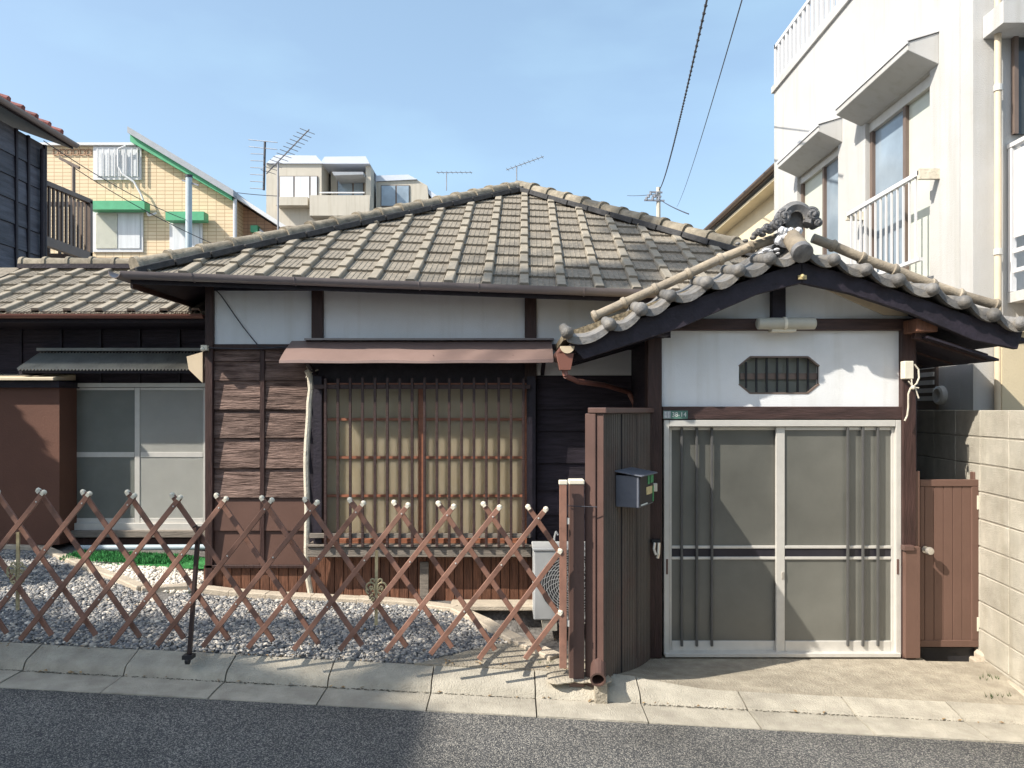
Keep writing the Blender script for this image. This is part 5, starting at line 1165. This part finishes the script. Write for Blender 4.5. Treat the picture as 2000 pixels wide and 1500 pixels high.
pr([(730, 440), (790, 440), (790, 408), (730, 408)], YA+.8, YA+1.5, 'balcony', 'apt')
pr([(545, 446), (622, 446), (622, 444), (545, 444)], YA-.3, YA, 'ledge', 'brown_frame')
mb = MB().disc_lathe((X(785, YA+.5), YA+.5, Z(402, YA)), (0, 0, 1), [(.3, -.5), (.36, 0), (.30, .05)], 12); mb.build('pot', 'cap_white', AB)

# ================================================================= ANTENNAS, POLES, WIRES
def antenna(px, py, Y, s, foot, ang, nm, label, n=8, tilt=.0, second=False):
    o = thing(nm, (X(px, Y), Y, Z(foot, Y)), label, 'antenna')
    MB().tube((X(px, Y), Y, Z(foot, Y)), (X(px, Y), Y, Z(py, Y)), .018*s, 6).build('mast', 'antenna', o)
    c = Vector((X(px, Y), Y, Z(py, Y)+.02)); d = Vector((math.cos(ang), -math.sin(ang)*.8, tilt)).normalized(); sd_ = d.cross(Vector((0, 0, 1))).normalized()
    MB().tube(c-d*.35*s, c+d*.9*s, .012*s, 6).build('boom', 'antenna', o)
    for i in range(n+3): q = c+d*(-.3+1.15*i/(n+2))*s; MB().tube(q-sd_*.16*s, q+sd_*.16*s, .006*s, 5).build('element', 'antenna', o)
    if second:
        d2 = Vector((-.35, -.3, .9)); a0 = c+Vector((-.14, 0, -.5))*s; a1 = c+Vector((-.0, 0, .35))*s-Vector((.12, 0, 0))*s
        MB().tube(a0-Vector((.11, 0, 0)), a1-Vector((.11, 0, 0)), .022*s, 6).build('boom', 'wire', o)
        for i in range(8): t = i/7; q = a0.lerp(a1, t)-Vector((.11, 0, 0)); MB().tube(q+Vector((-.30, .1, .07))*s*(.8+.3*(t if t > .8 else .4)), q+Vector((.25 if t > .85 else .02, -.1, -.05 if t > .85 else -.01))*s, .007*s, 5).build('element', 'antenna', o)
antenna(543, 318, 13, 1.0, 462, .7, 'tv_antenna', 'large two part television antenna on a tall mast left of the apartments', 10, .45, True)
antenna(872, 338, 24, .95, 372, .2, 'tv_antenna', 'small distant antenna standing alone left of the roof apex', 5, -.05)
antenna(1009, 326, 22, .95, 352, .35, 'tv_antenna', 'thin horizontal antenna just above the roof apex', 6, .25)
UP = thing('utility_pole', (X(1287, 40), 40, 0), 'distant concrete utility pole with cross arms behind the right roof hip', 'utility pole')
MB().tube((X(1287, 40), 40, 0), (X(1286, 40), 40, Z(366, 40)), .17, 8, .11).build('pole', 'apt', UP)
for py, w_ in ((376, 14), (384, 10), (392, 22)): MB().bar((X(1286-w_*1.3, 40), 39.9, Z(py, 40)), (X(1286+w_*.5, 40), 39.9, Z(py+1, 40)), .08, .08).build('cross_arm', 'antenna', UP)
for i in range(7): MB().tube((X(1262+i*4, 40), 39.9, Z(392-(i % 3)*5, 40)), (X(1262+i*4, 40), 39.9, Z(386-(i % 3)*5, 40)), .07, 6).build('insulator', 'antenna', UP)
PL = thing('utility_pole', (X(367, 20), 20, 0), 'slim pale blue pole standing before the yellow tiled house', 'pole')
MB().tube((X(367, 20), 20, 0), (X(369, 20), 20, Z(347, 20)), .085, 10).build('pole', 'bluepipe', PL, smooth=True); MB().tube((X(369, 20), 20, Z(347, 20)), (X(369, 20), 20, Z(342, 20)), .1, 8).build('pole_cap', 'wire', PL); MB().bar((X(356, 20), 20, Z(352, 20)), (X(388, 20), 20, Z(362, 20)), .04, .04).build('cross_arm', 'antenna', PL)
P2 = thing('wooden_mast', (X(144, 16), 16, 0), 'thin brown mast with slanted top arm in front of the yellow house', 'pole')
MB().tube((X(144, 16), 16, 0), (X(144, 16), 16, Z(325, 16)), .035, 8).build('mast', 'brown_frame', P2); MB().bar((X(117, 16), 16, Z(309, 16)), (X(155, 16), 16, Z(328, 16)), .06, .06).build('cross_arm', 'brown_frame', P2)
def wire(nm, a, b, sag, r, label, cat='overhead wire', n=18, twist=False):
    a, b = Vector(a), Vector(b); P = [a.lerp(b, i/n)-Vector((0, 0, sag*4*(i/n)*(1-i/n))) for i in range(n+1)]; mb = MB().path(P, r, 5)
    if twist:
        for q0, q1 in zip(P[:-1], P[1:]):
            for k in range(7): q = q0.lerp(q1, k/7); mb.ball(q, r*1.9, 5)
    mb.build(nm, 'wire', label=label, cat=cat)
wire('overhead_wire', (X(1287, 40), 39.9, Z(372, 40)), (X(1394, 7.5), 7.5, Z(-60, 7.5)), .35, .013, 'twisted thick overhead cable rising from the distant pole to the top edge', twist=True)
wire('overhead_wire', (X(1322, 40), 40, Z(404, 40)), (X(1455, 8), 8, Z(-20, 8)), .25, .008, 'thin overhead wire right of the thick twisted cable')
wire('overhead_wire', (X(1287, 40), 39.9, Z(390, 40)), (X(1345, 22), 22, Z(418, 22)), .05, .02, 'short dark wire from the distant pole down behind the roof hip')
wire('overhead_wire', (X(1225, 60), 60, Z(382, 60)), (X(1280, 40), 39.9, Z(380, 40)), .05, .02, 'faint wire left of the distant pole')
wire('overhead_wire', (X(118, 16), 16, Z(310, 16)), (X(430, 18), 18, Z(482, 18)), .12, .009, 'thin wire sloping across the yellow house from the brown mast')
wire('overhead_wire', (X(85, 14), 14, Z(275, 14)), (X(365, 20), 20, Z(430, 20)), .12, .009, 'thin wire from the dark house eave to the pale blue pole')
wire('overhead_wire', (X(460, 30), 30, Z(376, 30)), (X(545, 30), 30, Z(383, 30)), .02, .015, 'faint level wire between the yellow house and the apartments')

# ================================================================= ACROSS THE STREET (casts the shade seen on road and garden)
C0 = Vector((-11.0, -1.45, 0)); e1 = Vector((-.93, .42, 0)); e2 = Vector((-.02, -1, 0))
OB = thing('opposite_building', (-14, -4, 0), 'plain grey rendered building across the street shading the left of the road', 'building')
q = [C0, C0+e2*9, C0+e2*9+e1*10, C0+e1*10]
MB().hexa([(*p[:2], 0) for p in q]+[(*p[:2], 11.07) for p in q]).build('wall', 'back_conc', OB)
OH = thing('opposite_house', (5, -8, 0), 'plain cream house across the street, out of the frame, mirrored faintly in the door glass', 'house')
MB().box(-1.5, 9, -12, -5.2, -.4, 5.4).build('wall', 'cream_wall', OH); MB().hexa([(-1.9, -12, 5.41), (9.4, -12, 5.41), (9.4, -4.8, 5.41), (-1.9, -4.8, 5.41), (-1.9, -8.6, 7.2), (9.4, -8.6, 7.2), (9.4, -8.4, 7.2), (-1.9, -8.4, 7.2)]).build('roof', 'brown_frame', OH)
for (a_, b_, c_, d_) in ((.2, 1.9, .9, 2.3), (3.3, 5.4, .3, 2.3), (6.6, 8.0, .9, 2.2), (.4, 2.0, 3.4, 4.6), (4.2, 6.2, 3.4, 4.6)): MB().box(a_, b_, -5.19, -5.15, c_, d_).build('window', 'dark_glass', OH)
GW = MB().box(-1.8, 2.2, -4.1, -3.9, -.3, 1.2).build('garden_wall', 'block', label='low block garden wall across the street, out of the frame', cat='wall')
def tree(nm, base, trunk_top, clumps, nleaf, lsize, label, seed, limbs=True):
    rnd = random.Random(seed); o = thing(nm, base, label, 'tree'); b = Vector(base); tt = Vector(trunk_top)
    mb = MB().tube(b, tt, .16, 8, .07)
    for c, r in clumps: mb.tube(tt.lerp(b, rnd.uniform(0, .25)), c, .045, 6, .012)
    mb.build('trunk', 'bark', o)
    mb = MB(); tot = sum(r**2 for c, r in clumps)
    for c, r in clumps:
        c = Vector(c)
        for k in range(int(nleaf*r*r/tot)):
            d = Vector((rnd.gauss(0, 1), rnd.gauss(0, 1), rnd.gauss(0, .8))); d = d.normalized()*r*(rnd.random()**.45); p = c+d
            a = Vector((rnd.gauss(0, 1), rnd.gauss(0, 1), rnd.gauss(0, 1))).normalized()*lsize*rnd.uniform(.6, 1.3); b2 = a.orthogonal().normalized()*lsize*.45
            i = len(mb.v); mb.v += [tuple(p-a), tuple(p+b2), tuple(p+a), tuple(p-b2)]; mb.f.append((i, i+1, i+2, i+3))
    mb.build('crown', 'leaf', o, kind='stuff')
def onray(x, y, z, t): return (x-SX*t, y-SY*t, z+t)
# garden shrub tree off to the left: shades the reddish wall
tree('garden_tree', (-7.4, 6.2, .4), (-7.2, 6.1, 2.4), [(onray(-4.95, 7.05, .95, 2.4), .62), (onray(-5.25, 7.05, 1.5, 2.3), .62), (onray(-4.65, 7.05, .75, 2.6), .36), (onray(-5.0, 7.05, .7, 2.6), .5), (onray(-4.1, 6.2, .4, 3.0), .33)], 17000, .06, 'leafy garden tree beyond the left edge shading the reddish wall', 5)
# tall tree across the street: dapples on roof and gravel
cl = []
for (px, py, r) in ((1190, 405, .16), (1240, 430, .2), (1290, 480, .2), (1330, 500, .22), (1220, 445, .14), (1380, 480, .18), (1090, 548, .2), (1180, 535, .25), (1010, 548, .16), (1260, 510, .14)):
    k = (800-py)/F; yq = (ZE(0)-.545*EY-EYE)/(k-.545); cl.append((onray(X(px, yq), yq, EYE+k*yq, 15.5), r*1.4))
for (x_, y_, r) in ((-1.55, 5.35, .2), (-1.1, 5.3, .26), (-.8, 5.45, .16), (-2.0, 5.25, .22), (-2.6, 5.2, .2), (-3.5, 5.5, .2), (-.55, 5.35, .12)):
    cl.append((onray(x_, y_, .25, 16.5), r))
tree('street_tree', (-9.6, -3.2, 0), (-13.5, -2.0, 14), cl, 8500, .07, 'tall thin tree across the street dappling the roof and gravel', 9)
